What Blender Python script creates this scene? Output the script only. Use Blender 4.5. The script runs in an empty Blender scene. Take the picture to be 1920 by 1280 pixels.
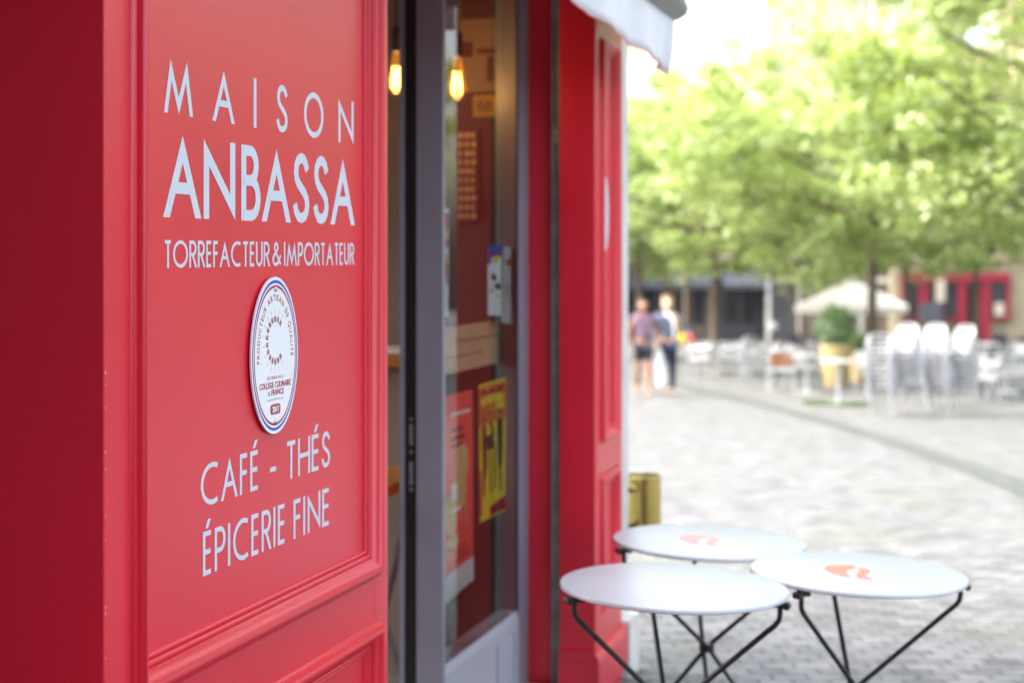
import bpy, bmesh, math, random
from mathutils import Vector, Matrix
random.seed(7)
R_ = math.radians
scene = bpy.context.scene
C = scene.collection

# ------------------------------------------------------------------ camera, world, sun, exposure
FPX = 2933.0                      # focal length in pixels of the 1920 px wide photograph
HOR = 475.0                       # height of the horizon in it
YAW = math.atan2(890.0, FPX)      # the shop wall runs along +Y; the camera looks a little into it
SY, CY = math.sin(YAW), math.cos(YAW)
EYE = 1.59
cam_d = bpy.data.cameras.new("camera")
cam = bpy.data.objects.new("camera", cam_d); C.objects.link(cam)
cam.location = (0, 0, EYE); cam.rotation_euler = (R_(90), 0, YAW)
cam_d.sensor_width = 36; cam_d.lens = FPX / 1920 * 36
cam_d.shift_y = -(640 - HOR) / 1920
cam_d.clip_start = 0.05; cam_d.clip_end = 2000
cam_d.dof.use_dof = True; cam_d.dof.focus_distance = 2.88
cam_d.dof.aperture_fstop = 2.7; cam_d.dof.aperture_blades = 9
scene.camera = cam

SUN_EL, SUN_AZ = R_(55), R_(250)
world = bpy.data.worlds.new("World"); scene.world = world
world.use_nodes = True
wn = world.node_tree.nodes; wl = world.node_tree.links
sky = wn.new("ShaderNodeTexSky"); sky.sky_type = 'NISHITA'; sky.sun_disc = False
sky.sun_elevation = SUN_EL; sky.sun_rotation = SUN_AZ
sky.air_density = 1.0; sky.dust_density = 6.0; sky.ozone_density = 0.6
bg = wn["Background"]; bg.inputs[1].default_value = 0.15
hs = wn.new("ShaderNodeHueSaturation"); hs.inputs["Saturation"].default_value = 0.55   # thin high cloud
wl.new(sky.outputs[0], hs.inputs["Color"]); wl.new(hs.outputs[0], bg.inputs[0])
sun_d = bpy.data.lights.new("sun", 'SUN'); sun = bpy.data.objects.new("sun", sun_d); C.objects.link(sun)
sun_d.energy = 0.85; sun_d.angle = R_(30); sun_d.color = (1.0, 0.97, 0.93)
sdir = Vector((math.cos(SUN_EL) * math.sin(SUN_AZ), math.cos(SUN_EL) * math.cos(SUN_AZ), math.sin(SUN_EL)))
sun.rotation_euler = sdir.to_track_quat('Z', 'Y').to_euler(); sun.location = (20, 20, 30)

scene.view_settings.view_transform = 'Standard'; scene.view_settings.look = 'None'
scene.view_settings.gamma = 1; scene.view_settings.use_curve_mapping = False
scene.view_settings.exposure = 2.75
scene.render.engine = 'CYCLES'
scene.cycles.max_bounces = 10; scene.cycles.transparent_max_bounces = 12
scene.cycles.caustics_reflective = False; scene.cycles.caustics_refractive = False

# ------------------------------------------------------------------ measuring helpers
def FR(x, y): return (-SY * x + CY * y, CY * x + SY * y)
def XY(F, R): return (CY * R - SY * F, SY * R + CY * F)
def gz(x, y):
    F, R = FR(x, y)
    g = 0.01 * (min(F, 6) - 4.1)
    if F > 6: g += 0.0395 * (min(F, 30) - 6)
    if F > 30: g += 0.03 * (F - 30)
    return -0.025 * max(-3, min(6, R - 0.43)) - g
def spot(u, F):                    # ground point seen in column u at depth F
    x, y = XY(F, (u - 960) / FPX * F); return Vector((x, y, gz(x, y)))
def foot(u, v):                    # ground point seen at pixel (u, v)
    lo, hi = 2.0, 120.0
    for _ in range(50):
        m = (lo + hi) / 2; p = spot(u, m)
        vv = HOR + (EYE - p.z) / m * FPX
        if vv > v: lo = m
        else: hi = m
    return spot(u, lo), lo
def onX(u, v, X):                  # point on a plane parallel to the wall
    dx = (u - 960) / FPX; dirx = -SY + CY * dx; diry = CY + SY * dx
    t = X / dirx
    return Vector((X, t * diry, EYE + (HOR - v) / FPX * t))
def onY(u, v, Y):
    dx = (u - 960) / FPX; dirx = -SY + CY * dx; diry = CY + SY * dx
    t = Y / diry
    return Vector((t * dirx, Y, EYE + (HOR - v) / FPX * t))
def atF(u, v, F):
    x, y = XY(F, (u - 960) / FPX * F); return Vector((x, y, EYE + (HOR - v) / FPX * F))

# ------------------------------------------------------------------ materials
def mat(name, col, rough=0.5, metal=0.0, var=0.0, vscale=8.0, bump=0.0, bscale=200.0, spec=0.5, coat=0.0, col2=None, emit=0.0, detail=6):
    m = bpy.data.materials.new(name); m.use_nodes = True
    n = m.node_tree.nodes; l = m.node_tree.links; b = n["Principled BSDF"]
    b.inputs["Base Color"].default_value = (*col, 1); b.inputs["Roughness"].default_value = rough
    b.inputs["Metallic"].default_value = metal; b.inputs["Specular IOR Level"].default_value = spec
    b.inputs["Coat Weight"].default_value = coat; b.inputs["Coat Roughness"].default_value = 0.28
    tc = n.new("ShaderNodeTexCoord")
    if var > 0 or col2:
        t = n.new("ShaderNodeTexNoise"); t.inputs["Scale"].default_value = vscale; t.inputs["Detail"].default_value = detail
        l.new(tc.outputs["Object"], t.inputs["Vector"])
        r = n.new("ShaderNodeMapRange"); r.inputs[1].default_value = 0.3; r.inputs[2].default_value = 0.7
        l.new(t.outputs["Fac"], r.inputs[0])
        mx = n.new("ShaderNodeMix"); mx.data_type = 'RGBA'
        c2 = col2 if col2 else tuple(min(1, c * (1 + var)) for c in col)
        c1 = col if col2 else tuple(c * (1 - var) for c in col)
        mx.inputs[6].default_value = (*c1, 1); mx.inputs[7].default_value = (*c2, 1)
        l.new(r.outputs[0], mx.inputs[0]); l.new(mx.outputs[2], b.inputs["Base Color"])
        rr = n.new("ShaderNodeMapRange"); rr.inputs[3].default_value = max(0.02, rough - 0.06); rr.inputs[4].default_value = min(1, rough + 0.06)
        l.new(t.outputs["Fac"], rr.inputs[0]); l.new(rr.outputs[0], b.inputs["Roughness"])
    if bump > 0:
        t2 = n.new("ShaderNodeTexNoise"); t2.inputs["Scale"].default_value = bscale; t2.inputs["Detail"].default_value = 4
        l.new(tc.outputs["Object"], t2.inputs["Vector"])
        bm_ = n.new("ShaderNodeBump"); bm_.inputs["Strength"].default_value = bump; bm_.inputs["Distance"].default_value = 0.002
        l.new(t2.outputs["Fac"], bm_.inputs["Height"]); l.new(bm_.outputs[0], b.inputs["Normal"])
    if emit > 0:
        b.inputs["Emission Color"].default_value = (*col, 1); b.inputs["Emission Strength"].default_value = emit
    return m

def mat_red(name, chips=0.0):
    m = mat(name, (0.63, 0.011, 0.032), 0.36, var=0.06, vscale=3.0, bump=0.2, bscale=340, spec=0.5, coat=0.28)
    n = m.node_tree.nodes; l = m.node_tree.links; b = n["Principled BSDF"]
    tc = n["Texture Coordinate"]
    # thin vertical grain of the brush plus sparse chips and specks
    mp = n.new("ShaderNodeMapping"); mp.inputs["Scale"].default_value = (900, 900, 60)
    l.new(tc.outputs["Object"], mp.inputs["Vector"])
    g = n.new("ShaderNodeTexNoise"); g.inputs["Scale"].default_value = 1.0; g.inputs["Detail"].default_value = 2
    l.new(mp.outputs[0], g.inputs["Vector"])
    bp = n.new("ShaderNodeBump"); bp.inputs["Strength"].default_value = 0.14; bp.inputs["Distance"].default_value = 0.001
    l.new(g.outputs["Fac"], bp.inputs["Height"]); l.new(n["Bump"].outputs[0], bp.inputs["Normal"]); l.new(bp.outputs[0], b.inputs["Normal"])
    src = b.inputs["Base Color"].links[0].from_socket
    # faint run marks and dark specks
    mp2 = n.new("ShaderNodeMapping"); mp2.inputs["Scale"].default_value = (26, 26, 11)
    l.new(tc.outputs["Object"], mp2.inputs["Vector"])
    vo = n.new("ShaderNodeTexVoronoi"); vo.inputs["Scale"].default_value = 1.0
    l.new(mp2.outputs[0], vo.inputs["Vector"])
    lt = n.new("ShaderNodeMapRange"); lt.inputs[1].default_value = 0.06; lt.inputs[2].default_value = 0.03
    l.new(vo.outputs["Distance"], lt.inputs[0])
    sp_ = n.new("ShaderNodeSeparateColor"); l.new(vo.outputs["Color"], sp_.inputs[0])
    gt = n.new("ShaderNodeMath"); gt.operation = 'GREATER_THAN'; gt.inputs[1].default_value = 0.90; l.new(sp_.outputs[0], gt.inputs[0])
    m0 = n.new("ShaderNodeMath"); m0.operation = 'MULTIPLY'; l.new(lt.outputs[0], m0.inputs[0]); l.new(gt.outputs[0], m0.inputs[1])
    mul = n.new("ShaderNodeMath"); mul.operation = 'MULTIPLY'; mul.inputs[1].default_value = 0.55
    l.new(m0.outputs[0], mul.inputs[0])
    mx = n.new("ShaderNodeMix"); mx.data_type = 'RGBA'; mx.inputs[7].default_value = (0.22, 0.006, 0.014, 1)
    l.new(mul.outputs[0], mx.inputs[0]); l.new(src, mx.inputs[6])
    out = mx.outputs[2]
    if chips > 0:
        t = n.new("ShaderNodeTexNoise"); t.inputs["Scale"].default_value = 22; t.inputs["Detail"].default_value = 3
        l.new(tc.outputs["Object"], t.inputs["Vector"])
        th = n.new("ShaderNodeMapRange"); th.inputs[1].default_value = 0.72 - chips; th.inputs[2].default_value = 0.735 - chips
        l.new(t.outputs["Fac"], th.inputs[0])
        mx2 = n.new("ShaderNodeMix"); mx2.data_type = 'RGBA'; mx2.inputs[7].default_value = (0.5, 0.42, 0.38, 1)
        l.new(th.outputs[0], mx2.inputs[0]); l.new(out, mx2.inputs[6]); out = mx2.outputs[2]
    l.new(out, b.inputs["Base Color"])
    return m

def mat_glass(name):
    m = bpy.data.materials.new(name); m.use_nodes = True
    n = m.node_tree.nodes; l = m.node_tree.links; n.remove(n["Principled BSDF"]); o = n["Material Output"]
    tr = n.new("ShaderNodeBsdfTransparent"); tr.inputs[0].default_value = (0.90, 0.93, 0.92, 1)
    gl = n.new("ShaderNodeBsdfGlossy"); gl.inputs["Roughness"].default_value = 0.02
    fr = n.new("ShaderNodeFresnel"); fr.inputs[0].default_value = 1.65
    mx = n.new("ShaderNodeMixShader")
    l.new(fr.outputs[0], mx.inputs[0]); l.new(tr.outputs[0], mx.inputs[1]); l.new(gl.outputs[0], mx.inputs[2])
    l.new(mx.outputs[0], o.inputs[0]); return m
def mat_clear(name):
    m = bpy.data.materials.new(name); m.use_nodes = True
    n = m.node_tree.nodes; l = m.node_tree.links; n.remove(n["Principled BSDF"])
    tr = n.new("ShaderNodeBsdfTransparent"); l.new(tr.outputs[0], n["Material Output"].inputs[0]); return m

def mat_leaf(name, c1, c2, trans=0.45):
    m = bpy.data.materials.new(name); m.use_nodes = True
    n = m.node_tree.nodes; l = m.node_tree.links; n.remove(n["Principled BSDF"]); o = n["Material Output"]
    ge = n.new("ShaderNodeNewGeometry")
    mx = n.new("ShaderNodeMix"); mx.data_type = 'RGBA'
    mx.inputs[6].default_value = (*c1, 1); mx.inputs[7].default_value = (*c2, 1)
    l.new(ge.outputs["Random Per Island"], mx.inputs[0])
    d = n.new("ShaderNodeBsdfDiffuse"); t = n.new("ShaderNodeBsdfTranslucent")
    l.new(mx.outputs[2], d.inputs[0])
    bc = n.new("ShaderNodeMix"); bc.data_type = 'RGBA'; bc.blend_type = 'MULTIPLY'; bc.inputs[0].default_value = 1
    bc.inputs[7].default_value = (1.08, 1.1, 0.62, 1)
    l.new(mx.outputs[2], bc.inputs[6]); l.new(bc.outputs[2], t.inputs[0])
    ms = n.new("ShaderNodeMixShader"); ms.inputs[0].default_value = trans
    l.new(d.outputs[0], ms.inputs[1]); l.new(t.outputs[0], ms.inputs[2])
    g = n.new("ShaderNodeBsdfGlossy"); g.inputs["Roughness"].default_value = 0.45
    ms2 = n.new("ShaderNodeMixShader"); ms2.inputs[0].default_value = 0.06
    l.new(ms.outputs[0], ms2.inputs[1]); l.new(g.outputs[0], ms2.inputs[2])
    l.new(ms2.outputs[0], o.inputs[0]); return m

def mat_paving():
    m = bpy.data.materials.new("stone_setts"); m.use_nodes = True
    n = m.node_tree.nodes; l = m.node_tree.links; b = n["Principled BSDF"]
    tc = n.new("ShaderNodeTexCoord")
    wob = n.new("ShaderNodeTexNoise"); wob.inputs["Scale"].default_value = 2.2; wob.inputs["Detail"].default_value = 3
    l.new(tc.outputs["Object"], wob.inputs["Vector"])
    sc = n.new("ShaderNodeVectorMath"); sc.operation = 'MULTIPLY_ADD'; sc.inputs[1].default_value = (0.09, 0.09, 0)
    l.new(wob.outputs["Color"], sc.inputs[0])
    mp = n.new("ShaderNodeMapping"); mp.inputs["Rotation"].default_value = (0, 0, R_(-22))
    l.new(tc.outputs["Object"], sc.inputs[2]); l.new(sc.outputs[0], mp.inputs["Vector"])
    br = n.new("ShaderNodeTexBrick"); br.inputs["Scale"].default_value = 1.0
    br.inputs["Brick Width"].default_value = 0.145; br.inputs["Row Height"].default_value = 0.088
    br.inputs["Mortar Size"].default_value = 0.009; br.inputs["Mortar Smooth"].default_value = 0.6; br.inputs["Bias"].default_value = 0.0
    br.inputs["Color1"].default_value = (0.176, 0.181, 0.186, 1); br.inputs["Color2"].default_value = (0.100, 0.101, 0.105, 1)
    br.inputs["Mortar"].default_value = (0.055, 0.055, 0.043, 1)
    l.new(mp.outputs[0], br.inputs["Vector"])
    # per stone tint from a cell noise, and broad worn patches
    n2 = n.new("ShaderNodeTexNoise"); n2.inputs["Scale"].default_value = 5.5; n2.inputs["Detail"].default_value = 5
    l.new(tc.outputs["Object"], n2.inputs["Vector"])
    cr = n.new("ShaderNodeValToRGB"); e = cr.color_ramp.elements
    e[0].position = 0.3; e[0].color = (0.64, 0.65, 0.66, 1); e[1].position = 0.72; e[1].color = (1.16, 1.12, 1.12, 1)
    l.new(n2.outputs["Fac"], cr.inputs[0])
    mu = n.new("ShaderNodeMix"); mu.data_type = 'RGBA'; mu.blend_type = 'MULTIPLY'; mu.inputs[0].default_value = 1
    l.new(br.outputs["Color"], mu.inputs[6]); l.new(cr.outputs[0], mu.inputs[7])
    n3 = n.new("ShaderNodeTexNoise"); n3.inputs["Scale"].default_value = 1.3; n3.inputs["Detail"].default_value = 6
    l.new(tc.outputs["Object"], n3.inputs["Vector"])
    mr = n.new("ShaderNodeMapRange"); mr.inputs[1].default_value = 0.52; mr.inputs[2].default_value = 0.72; mr.inputs[4].default_value = 0.5
    l.new(n3.outputs["Fac"], mr.inputs[0])
    ms = n.new("ShaderNodeMix"); ms.data_type = 'RGBA'; ms.inputs[7].default_value = (0.105, 0.11, 0.078, 1)
    l.new(mr.outputs[0], ms.inputs[0]); l.new(mu.outputs[2], ms.inputs[6]); l.new(ms.outputs[2], b.inputs["Base Color"])
    b.inputs["Roughness"].default_value = 0.62; b.inputs["Specular IOR Level"].default_value = 0.22
    ad = n.new("ShaderNodeMath"); ad.operation = 'MULTIPLY_ADD'; ad.inputs[1].default_value = -1.0
    l.new(br.outputs["Fac"], ad.inputs[0]); l.new(n2.outputs["Fac"], ad.inputs[2])
    bp = n.new("ShaderNodeBump"); bp.inputs["Strength"].default_value = 0.5; bp.inputs["Distance"].default_value = 0.012
    l.new(ad.outputs[0], bp.inputs["Height"]); l.new(bp.outputs[0], b.inputs["Normal"])
    return m

M = {}
M['red'] = mat_red("red_gloss_paint"); M['redchip'] = mat_red("chipped_red_paint", 0.012)
M['letter'] = mat("pale_vinyl", (0.56, 0.60, 0.67), 0.45, var=0.03, vscale=20)
M['chip'] = mat("bare_primer", (0.55, 0.42, 0.36), 0.8, var=0.2, vscale=90)
M['alu'] = mat("grey_powder_coat", (0.20, 0.205, 0.245), 0.42, var=0.05, vscale=5, bump=0.05, bscale=500)
M['alulight'] = mat("grey_powder_coat_panel", (0.36, 0.37, 0.42), 0.42, var=0.05, vscale=5)
M['rubber'] = mat("black_gasket", (0.008, 0.009, 0.011), 0.55, var=0.2, vscale=30)
M['steel'] = mat("galvanised_steel", (0.20, 0.20, 0.20), 0.6, 0.3, var=0.3, vscale=14, bump=0.2, bscale=60)
M['glass'] = mat_glass("window_glass"); M['clear'] = mat_clear("glass_back")
M['stone'] = mat("pale_limestone", (0.60, 0.58, 0.54), 0.8, var=0.18, vscale=4, bump=0.4, bscale=60)
M['render'] = mat("shop_render", (0.38, 0.33, 0.28), 0.85, var=0.12, vscale=3, bump=0.4, bscale=80)
M['white'] = mat("white_enamel", (0.78, 0.79, 0.80), 0.22, var=0.02, vscale=12)
M['tabletop'] = mat("white_lacquered_sheet", (0.47, 0.50, 0.53), 0.3, var=0.05, vscale=6, bump=0.03, bscale=120)
M['black'] = mat("black_painted_steel", (0.018, 0.018, 0.020), 0.4, var=0.25, vscale=25, bump=0.1, bscale=300)
M['tableedge'] = mat("grey_table_edge", (0.16, 0.16, 0.18), 0.45, var=0.1, vscale=20)
M['orange'] = mat("orange_print", (0.72, 0.20, 0.12), 0.4, var=0.05, vscale=20)
M['orangepale'] = mat("faded_orange_print", (0.74, 0.33, 0.26), 0.4, var=0.05, vscale=20)
M['brass'] = mat("brushed_brass", (0.52, 0.41, 0.13), 0.17, 1.0, var=0.08, vscale=10)
M['canvas'] = mat("white_awning_canvas", (0.74, 0.745, 0.76), 0.85, var=0.06, vscale=5, bump=0.3, bscale=300)
M['pinktrim'] = mat("pink_binding", (0.62, 0.34, 0.37), 0.8, var=0.08, vscale=30)
M['awnmetal'] = mat("grey_awning_aluminium", (0.20, 0.19, 0.195), 0.4, 0.3, var=0.08, vscale=8)
M['wood'] = mat("pale_beech", (0.56, 0.36, 0.20), 0.45, var=0.12, vscale=7, col2=(0.48, 0.30, 0.16))
M['woodorange'] = mat("oiled_oak", (0.45, 0.21, 0.05), 0.45, col2=(0.36, 0.15, 0.03), vscale=9)
M['taupe'] = mat("taupe_wall", (0.22, 0.18, 0.145), 0.85, var=0.1, vscale=3)
M['maroon'] = mat("dark_plum_wall", (0.062, 0.037, 0.034), 0.8, var=0.12, vscale=3)
M['darkfloor'] = mat("grey_floor_tile", (0.16, 0.15, 0.145), 0.5, var=0.15, vscale=5)
M['dark'] = mat("dark_void", (0.012, 0.011, 0.012), 0.8, var=0.2, vscale=6)
M['paper'] = mat("white_paper", (0.74, 0.74, 0.74), 0.7, var=0.04, vscale=30)
M['redposter'] = mat("coral_poster_paper", (0.88, 0.075, 0.04), 0.55, var=0.05, vscale=14)
M['yellow'] = mat("yellow_ink", (0.82, 0.55, 0.02), 0.55, var=0.12, vscale=40)
M['dullyellow'] = mat("dull_yellow_card", (0.30, 0.20, 0.015), 0.6, var=0.15, vscale=30)
M['orangeink'] = mat("orange_ink", (0.62, 0.16, 0.02), 0.55, var=0.12, vscale=40)
M['sand'] = mat("sand_ink", (0.60, 0.38, 0.12), 0.55, var=0.12, vscale=40)
M['blackink'] = mat("black_ink", (0.02, 0.018, 0.016), 0.5, var=0.2, vscale=40)
M['blue'] = mat("blue_ink", (0.015, 0.07, 0.42), 0.4, var=0.08, vscale=40)
M['redink'] = mat("dark_red_ink", (0.36, 0.006, 0.024), 0.4, var=0.06, vscale=60)
M['taupeink'] = mat("taupe_ink", (0.26, 0.21, 0.16), 0.4, var=0.06, vscale=60)
M['palepink'] = mat("pale_pink_ink", (0.45, 0.20, 0.25), 0.4, var=0.06, vscale=60)
M['greypaper'] = mat("grey_green_leaflet", (0.40, 0.45, 0.43), 0.6, var=0.08, vscale=30)
M['bark'] = mat("grey_brown_bark", (0.115, 0.085, 0.060), 0.9, var=0.3, vscale=6, bump=0.8, bscale=25)
M['aluchair'] = mat("polished_aluminium", (0.54, 0.54, 0.57), 0.35, 0.6, var=0.05, vscale=20)
M['paving'] = mat_paving()
M['gutter'] = mat("wet_gutter_stone", (0.062, 0.067, 0.066), 0.5, var=0.3, vscale=5, bump=0.5, bscale=30)
M['leafA'] = mat_leaf("lime_leaf", (0.29, 0.375, 0.11), (0.47, 0.55, 0.29))
M['leafB'] = mat_leaf("dark_leaf", (0.03, 0.085, 0.022), (0.07, 0.15, 0.045), 0.3)
M['leafC'] = mat_leaf("shrub_leaf", (0.22, 0.34, 0.17), (0.42, 0.54, 0.36), 0.45)
M['limestone'] = mat("cream_limestone", (0.50, 0.42, 0.31), 0.85, var=0.1, vscale=0.6, bump=0.3, bscale=20)  # the stone's own cream colour
M['slate'] = mat("blue_grey_slate", (0.05, 0.055, 0.068), 0.6, var=0.2, vscale=2)
M['darkstone'] = mat("dark_blocker_stone", (0.26, 0.23, 0.20), 0.85, var=0.2, vscale=1.5, bump=0.3, bscale=20)  # kept dark so the added house behind the camera bounces little light
M['ochrestone'] = mat("ochre_stone_base", (0.27, 0.235, 0.16), 0.85, var=0.15, vscale=1.5, bump=0.3, bscale=20)
M['tiles'] = mat("pale_clay_tiles", (0.50, 0.36, 0.26), 0.85, var=0.15, vscale=2)
M['shutter'] = mat("cream_painted_shutter", (0.42, 0.37, 0.29), 0.6, var=0.1, vscale=2)
M['darkshop'] = mat("charcoal_shopfront", (0.045, 0.045, 0.048), 0.5, var=0.3, vscale=1.2)
M['brownshop'] = mat("brown_shopfront", (0.13, 0.10, 0.075), 0.6, var=0.3, vscale=1.2)
M['crimson'] = mat("crimson_shopfront", (0.21, 0.006, 0.024), 0.45, var=0.1, vscale=1.5)
M['pane'] = mat("dark_window_pane", (0.03, 0.032, 0.035), 0.08, var=0.3, vscale=1.0)
M['cream'] = mat("cream_canvas", (0.80, 0.75, 0.66), 0.85, var=0.04, vscale=4)
M['parasol'] = mat_leaf("thin_cream_canvas", (0.86, 0.82, 0.75), (0.88, 0.84, 0.77), 0.45); M['parasol'].node_tree.nodes["Mix.001"].inputs[7].default_value = (1, .98, .95, 1)
M['pot'] = mat("ochre_glazed_pot", (0.62, 0.46, 0.21), 0.45, var=0.1, vscale=4)
M['skinA'] = mat("brown_skin", (0.30, 0.15, 0.09), 0.55, var=0.05, vscale=10)
M['skinB'] = mat("fair_skin", (0.55, 0.32, 0.24), 0.55, var=0.05, vscale=10)
M['hairdark'] = mat("dark_hair", (0.03, 0.02, 0.016), 0.5, var=0.3, vscale=40)
M['hairblond'] = mat("blond_hair", (0.42, 0.28, 0.14), 0.5, var=0.2, vscale=40)
M['topA'] = mat("mauve_patterned_top", (0.22, 0.11, 0.13), 0.8, col2=(0.09, 0.08, 0.15), vscale=14)
M['navy'] = mat("navy_trousers", (0.02, 0.025, 0.07), 0.8, var=0.2, vscale=10)
M['shorts'] = mat("black_shorts", (0.015, 0.016, 0.026), 0.8, var=0.2, vscale=10)
M['denim'] = mat("grey_blue_jacket", (0.10, 0.12, 0.18), 0.8, var=0.2, vscale=10)
M['coral'] = mat("coral_sleeve", (0.60, 0.09, 0.08), 0.8, var=0.1, vscale=10)
M['whitecloth'] = mat("white_cloth", (0.78, 0.78, 0.76), 0.8, var=0.04, vscale=10)
M['shoe'] = mat("tan_shoe", (0.35, 0.16, 0.06), 0.6, var=0.1, vscale=10)
M['brownleather'] = mat("tan_leather", (0.33, 0.11, 0.03), 0.5, var=0.15, vscale=12)
M['postpaint'] = mat("plum_grey_post", (0.10, 0.075, 0.080), 0.5, var=0.1, vscale=8)
M['rattan'] = mat("dark_rattan", (0.035, 0.032, 0.045), 0.5, var=0.3, vscale=30)
M['grass'] = mat_leaf("grass_blade", (0.035, 0.075, 0.012), (0.07, 0.13, 0.025), 0.3)
def mat_bulb():                    # lit amber glass
    m = bpy.data.materials.new("amber_bulb_glass"); m.use_nodes = True
    n = m.node_tree.nodes; l = m.node_tree.links; n.remove(n["Principled BSDF"])
    tr = n.new("ShaderNodeBsdfTransparent"); tr.inputs[0].default_value = (1.0, 0.72, 0.35, 1)
    em = n.new("ShaderNodeEmission"); em.inputs[0].default_value = (1.0, 0.42, 0.06, 1); em.inputs[1].default_value = 0.035
    lw = n.new("ShaderNodeLayerWeight"); lw.inputs[0].default_value = 0.35
    gl = n.new("ShaderNodeBsdfGlossy"); gl.inputs["Roughness"].default_value = 0.03
    ad = n.new("ShaderNodeAddShader"); mx = n.new("ShaderNodeMixShader"); mu = n.new("ShaderNodeMath"); mu.operation = 'MULTIPLY'; mu.inputs[1].default_value = 0.25
    l.new(tr.outputs[0], ad.inputs[0]); l.new(em.outputs[0], ad.inputs[1]); l.new(lw.outputs["Facing"], mu.inputs[0]); l.new(mu.outputs[0], mx.inputs[0])
    l.new(ad.outputs[0], mx.inputs[1]); l.new(gl.outputs[0], mx.inputs[2]); l.new(mx.outputs[0], n["Material Output"].inputs[0]); return m
M['bulb'] = mat_bulb()
M['filament'] = mat("glowing_filament", (1.0, 0.55, 0.16), 0.5, emit=3.5)

# ------------------------------------------------------------------ mesh building
class MB:
    def __init__(s): s.v = []; s.f = []; s.m = []
    def add(s, vs, fs, mi=0):
        o = len(s.v); s.v += [tuple(p) for p in vs]; s.f += [tuple(i + o for i in f) for f in fs]; s.m += [mi] * len(fs)
    def box(s, x0, x1, y0, y1, z0, z1, mi=0):
        s.add([(x0,y0,z0),(x1,y0,z0),(x1,y1,z0),(x0,y1,z0),(x0,y0,z1),(x1,y0,z1),(x1,y1,z1),(x0,y1,z1)],
              [(0,3,2,1),(4,5,6,7),(0,1,5,4),(1,2,6,5),(2,3,7,6),(3,0,4,7)], mi)
    def tube(s, pts, r, n=8, mi=0, cap=True):
        pts = [Vector(p) for p in pts]
        rs = r if isinstance(r, (list, tuple)) else [r] * len(pts)
        vs = []; fs = []; up = None
        for i, p in enumerate(pts):
            if i == 0: d = pts[1] - p
            elif i == len(pts) - 1: d = p - pts[i-1]
            else: d = (pts[i+1] - p).normalized() + (p - pts[i-1]).normalized()
            d.normalize()
            if up is None: up = d.orthogonal().normalized()
            a = (up - d * up.dot(d))
            if a.length < 1e-5: a = d.orthogonal()
            a.normalize(); up = a; b = d.cross(a)
            for k in range(n):
                t = 2 * math.pi * k / n; vs.append(p + a * (math.cos(t) * rs[i]) + b * (math.sin(t) * rs[i]))
        for i in range(len(pts) - 1):
            for k in range(n):
                fs.append((i*n+k, i*n+(k+1) % n, (i+1)*n+(k+1) % n, (i+1)*n+k))
        if cap:
            fs.append(tuple(reversed(range(n)))); fs.append(tuple(range((len(pts)-1)*n, len(pts)*n)))
        s.add(vs, fs, mi)
    def lathe(s, prof, c=(0,0,0), n=32, mi=0):
        vs = []; fs = []
        for r, z in prof:
            for k in range(n):
                t = 2*math.pi*k/n; vs.append((c[0]+r*math.cos(t), c[1]+r*math.sin(t), c[2]+z))
        for i in range(len(prof)-1):
            for k in range(n): fs.append((i*n+k, i*n+(k+1) % n, (i+1)*n+(k+1) % n, (i+1)*n+k))
        if prof[0][0] > 1e-6: fs.append(tuple(reversed(range(n))))
        if prof[-1][0] > 1e-6: fs.append(tuple(range((len(prof)-1)*n, len(prof)*n)))
        s.add(vs, fs, mi)
    def prism(s, poly, fn, a, b, mi=0):            # poly in 2-D, fn(p, q, depth) -> 3-D point
        n = len(poly)
        vs = [fn(p, q, a) for p, q in poly] + [fn(p, q, b) for p, q in poly]
        fs = [tuple(range(n)), tuple(reversed(range(n, 2*n)))] + [(i, i+n, (i+1) % n + n, (i+1) % n) for i in range(n)]
        s.add(vs, fs, mi)
    def build(s, name, mats, parent=None, smooth=None, origin=None):
        if not isinstance(mats, (list, tuple)): mats = [mats]
        me = bpy.data.meshes.new(name)
        vs = s.v
        if origin is not None: vs = [(x-origin[0], y-origin[1], z-origin[2]) for x, y, z in vs]
        me.from_pydata(vs, [], s.f); me.update()
        for m_ in mats: me.materials.append(m_)
        me.polygons.foreach_set("material_index", s.m)
        bm = bmesh.new(); bm.from_mesh(me); bmesh.ops.recalc_face_normals(bm, faces=bm.faces); bm.to_mesh(me); bm.free()
        if smooth is not None:
            me.polygons.foreach_set("use_smooth", [True]*len(me.polygons)); me.set_sharp_from_angle(angle=R_(smooth))
        o = bpy.data.objects.new(name, me); C.objects.link(o)
        if parent: o.parent = parent
        if origin is not None: o.location = origin
        return o
def tag(o, label, cat, group=None):
    o["label"] = label; o["category"] = cat
    if group: o["group"] = group
    return o
def thing(name, label, cat, loc=(0,0,0), rz=0, group=None):
    o = bpy.data.objects.new(name, None); C.objects.link(o); o.location = loc; o.rotation_euler = (0,0,rz)
    o.empty_display_size = 0.1
    return tag(o, label, cat, group)
def struct(o): o["kind"] = "structure"; return o
def dup(root, loc, rz=None, label=None, group=None, sc=None):
    r = root.copy(); C.objects.link(r); r.location = loc
    if rz is not None: r.rotation_euler = (0,0,rz)
    if sc is not None: r.scale = (sc,)*3 if not isinstance(sc, tuple) else sc
    if label: r["label"] = label
    if group: r["group"] = group
    for ch in list(root.children):
        c = ch.copy(); C.objects.link(c); c.parent = r
        for g in list(ch.children):
            d = g.copy(); C.objects.link(d); d.parent = c
    return r
def bevel(o, w, seg=2):
    bm = bmesh.new(); bm.from_mesh(o.data)
    bmesh.ops.bevel(bm, geom=[e for e in bm.edges], offset=w, segments=seg, affect='EDGES', profile=0.5)
    bm.to_mesh(o.data); bm.free()
    o.data.polygons.foreach_set("use_smooth", [True]*len(o.data.polygons)); o.data.set_sharp_from_angle(angle=R_(40))

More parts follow.
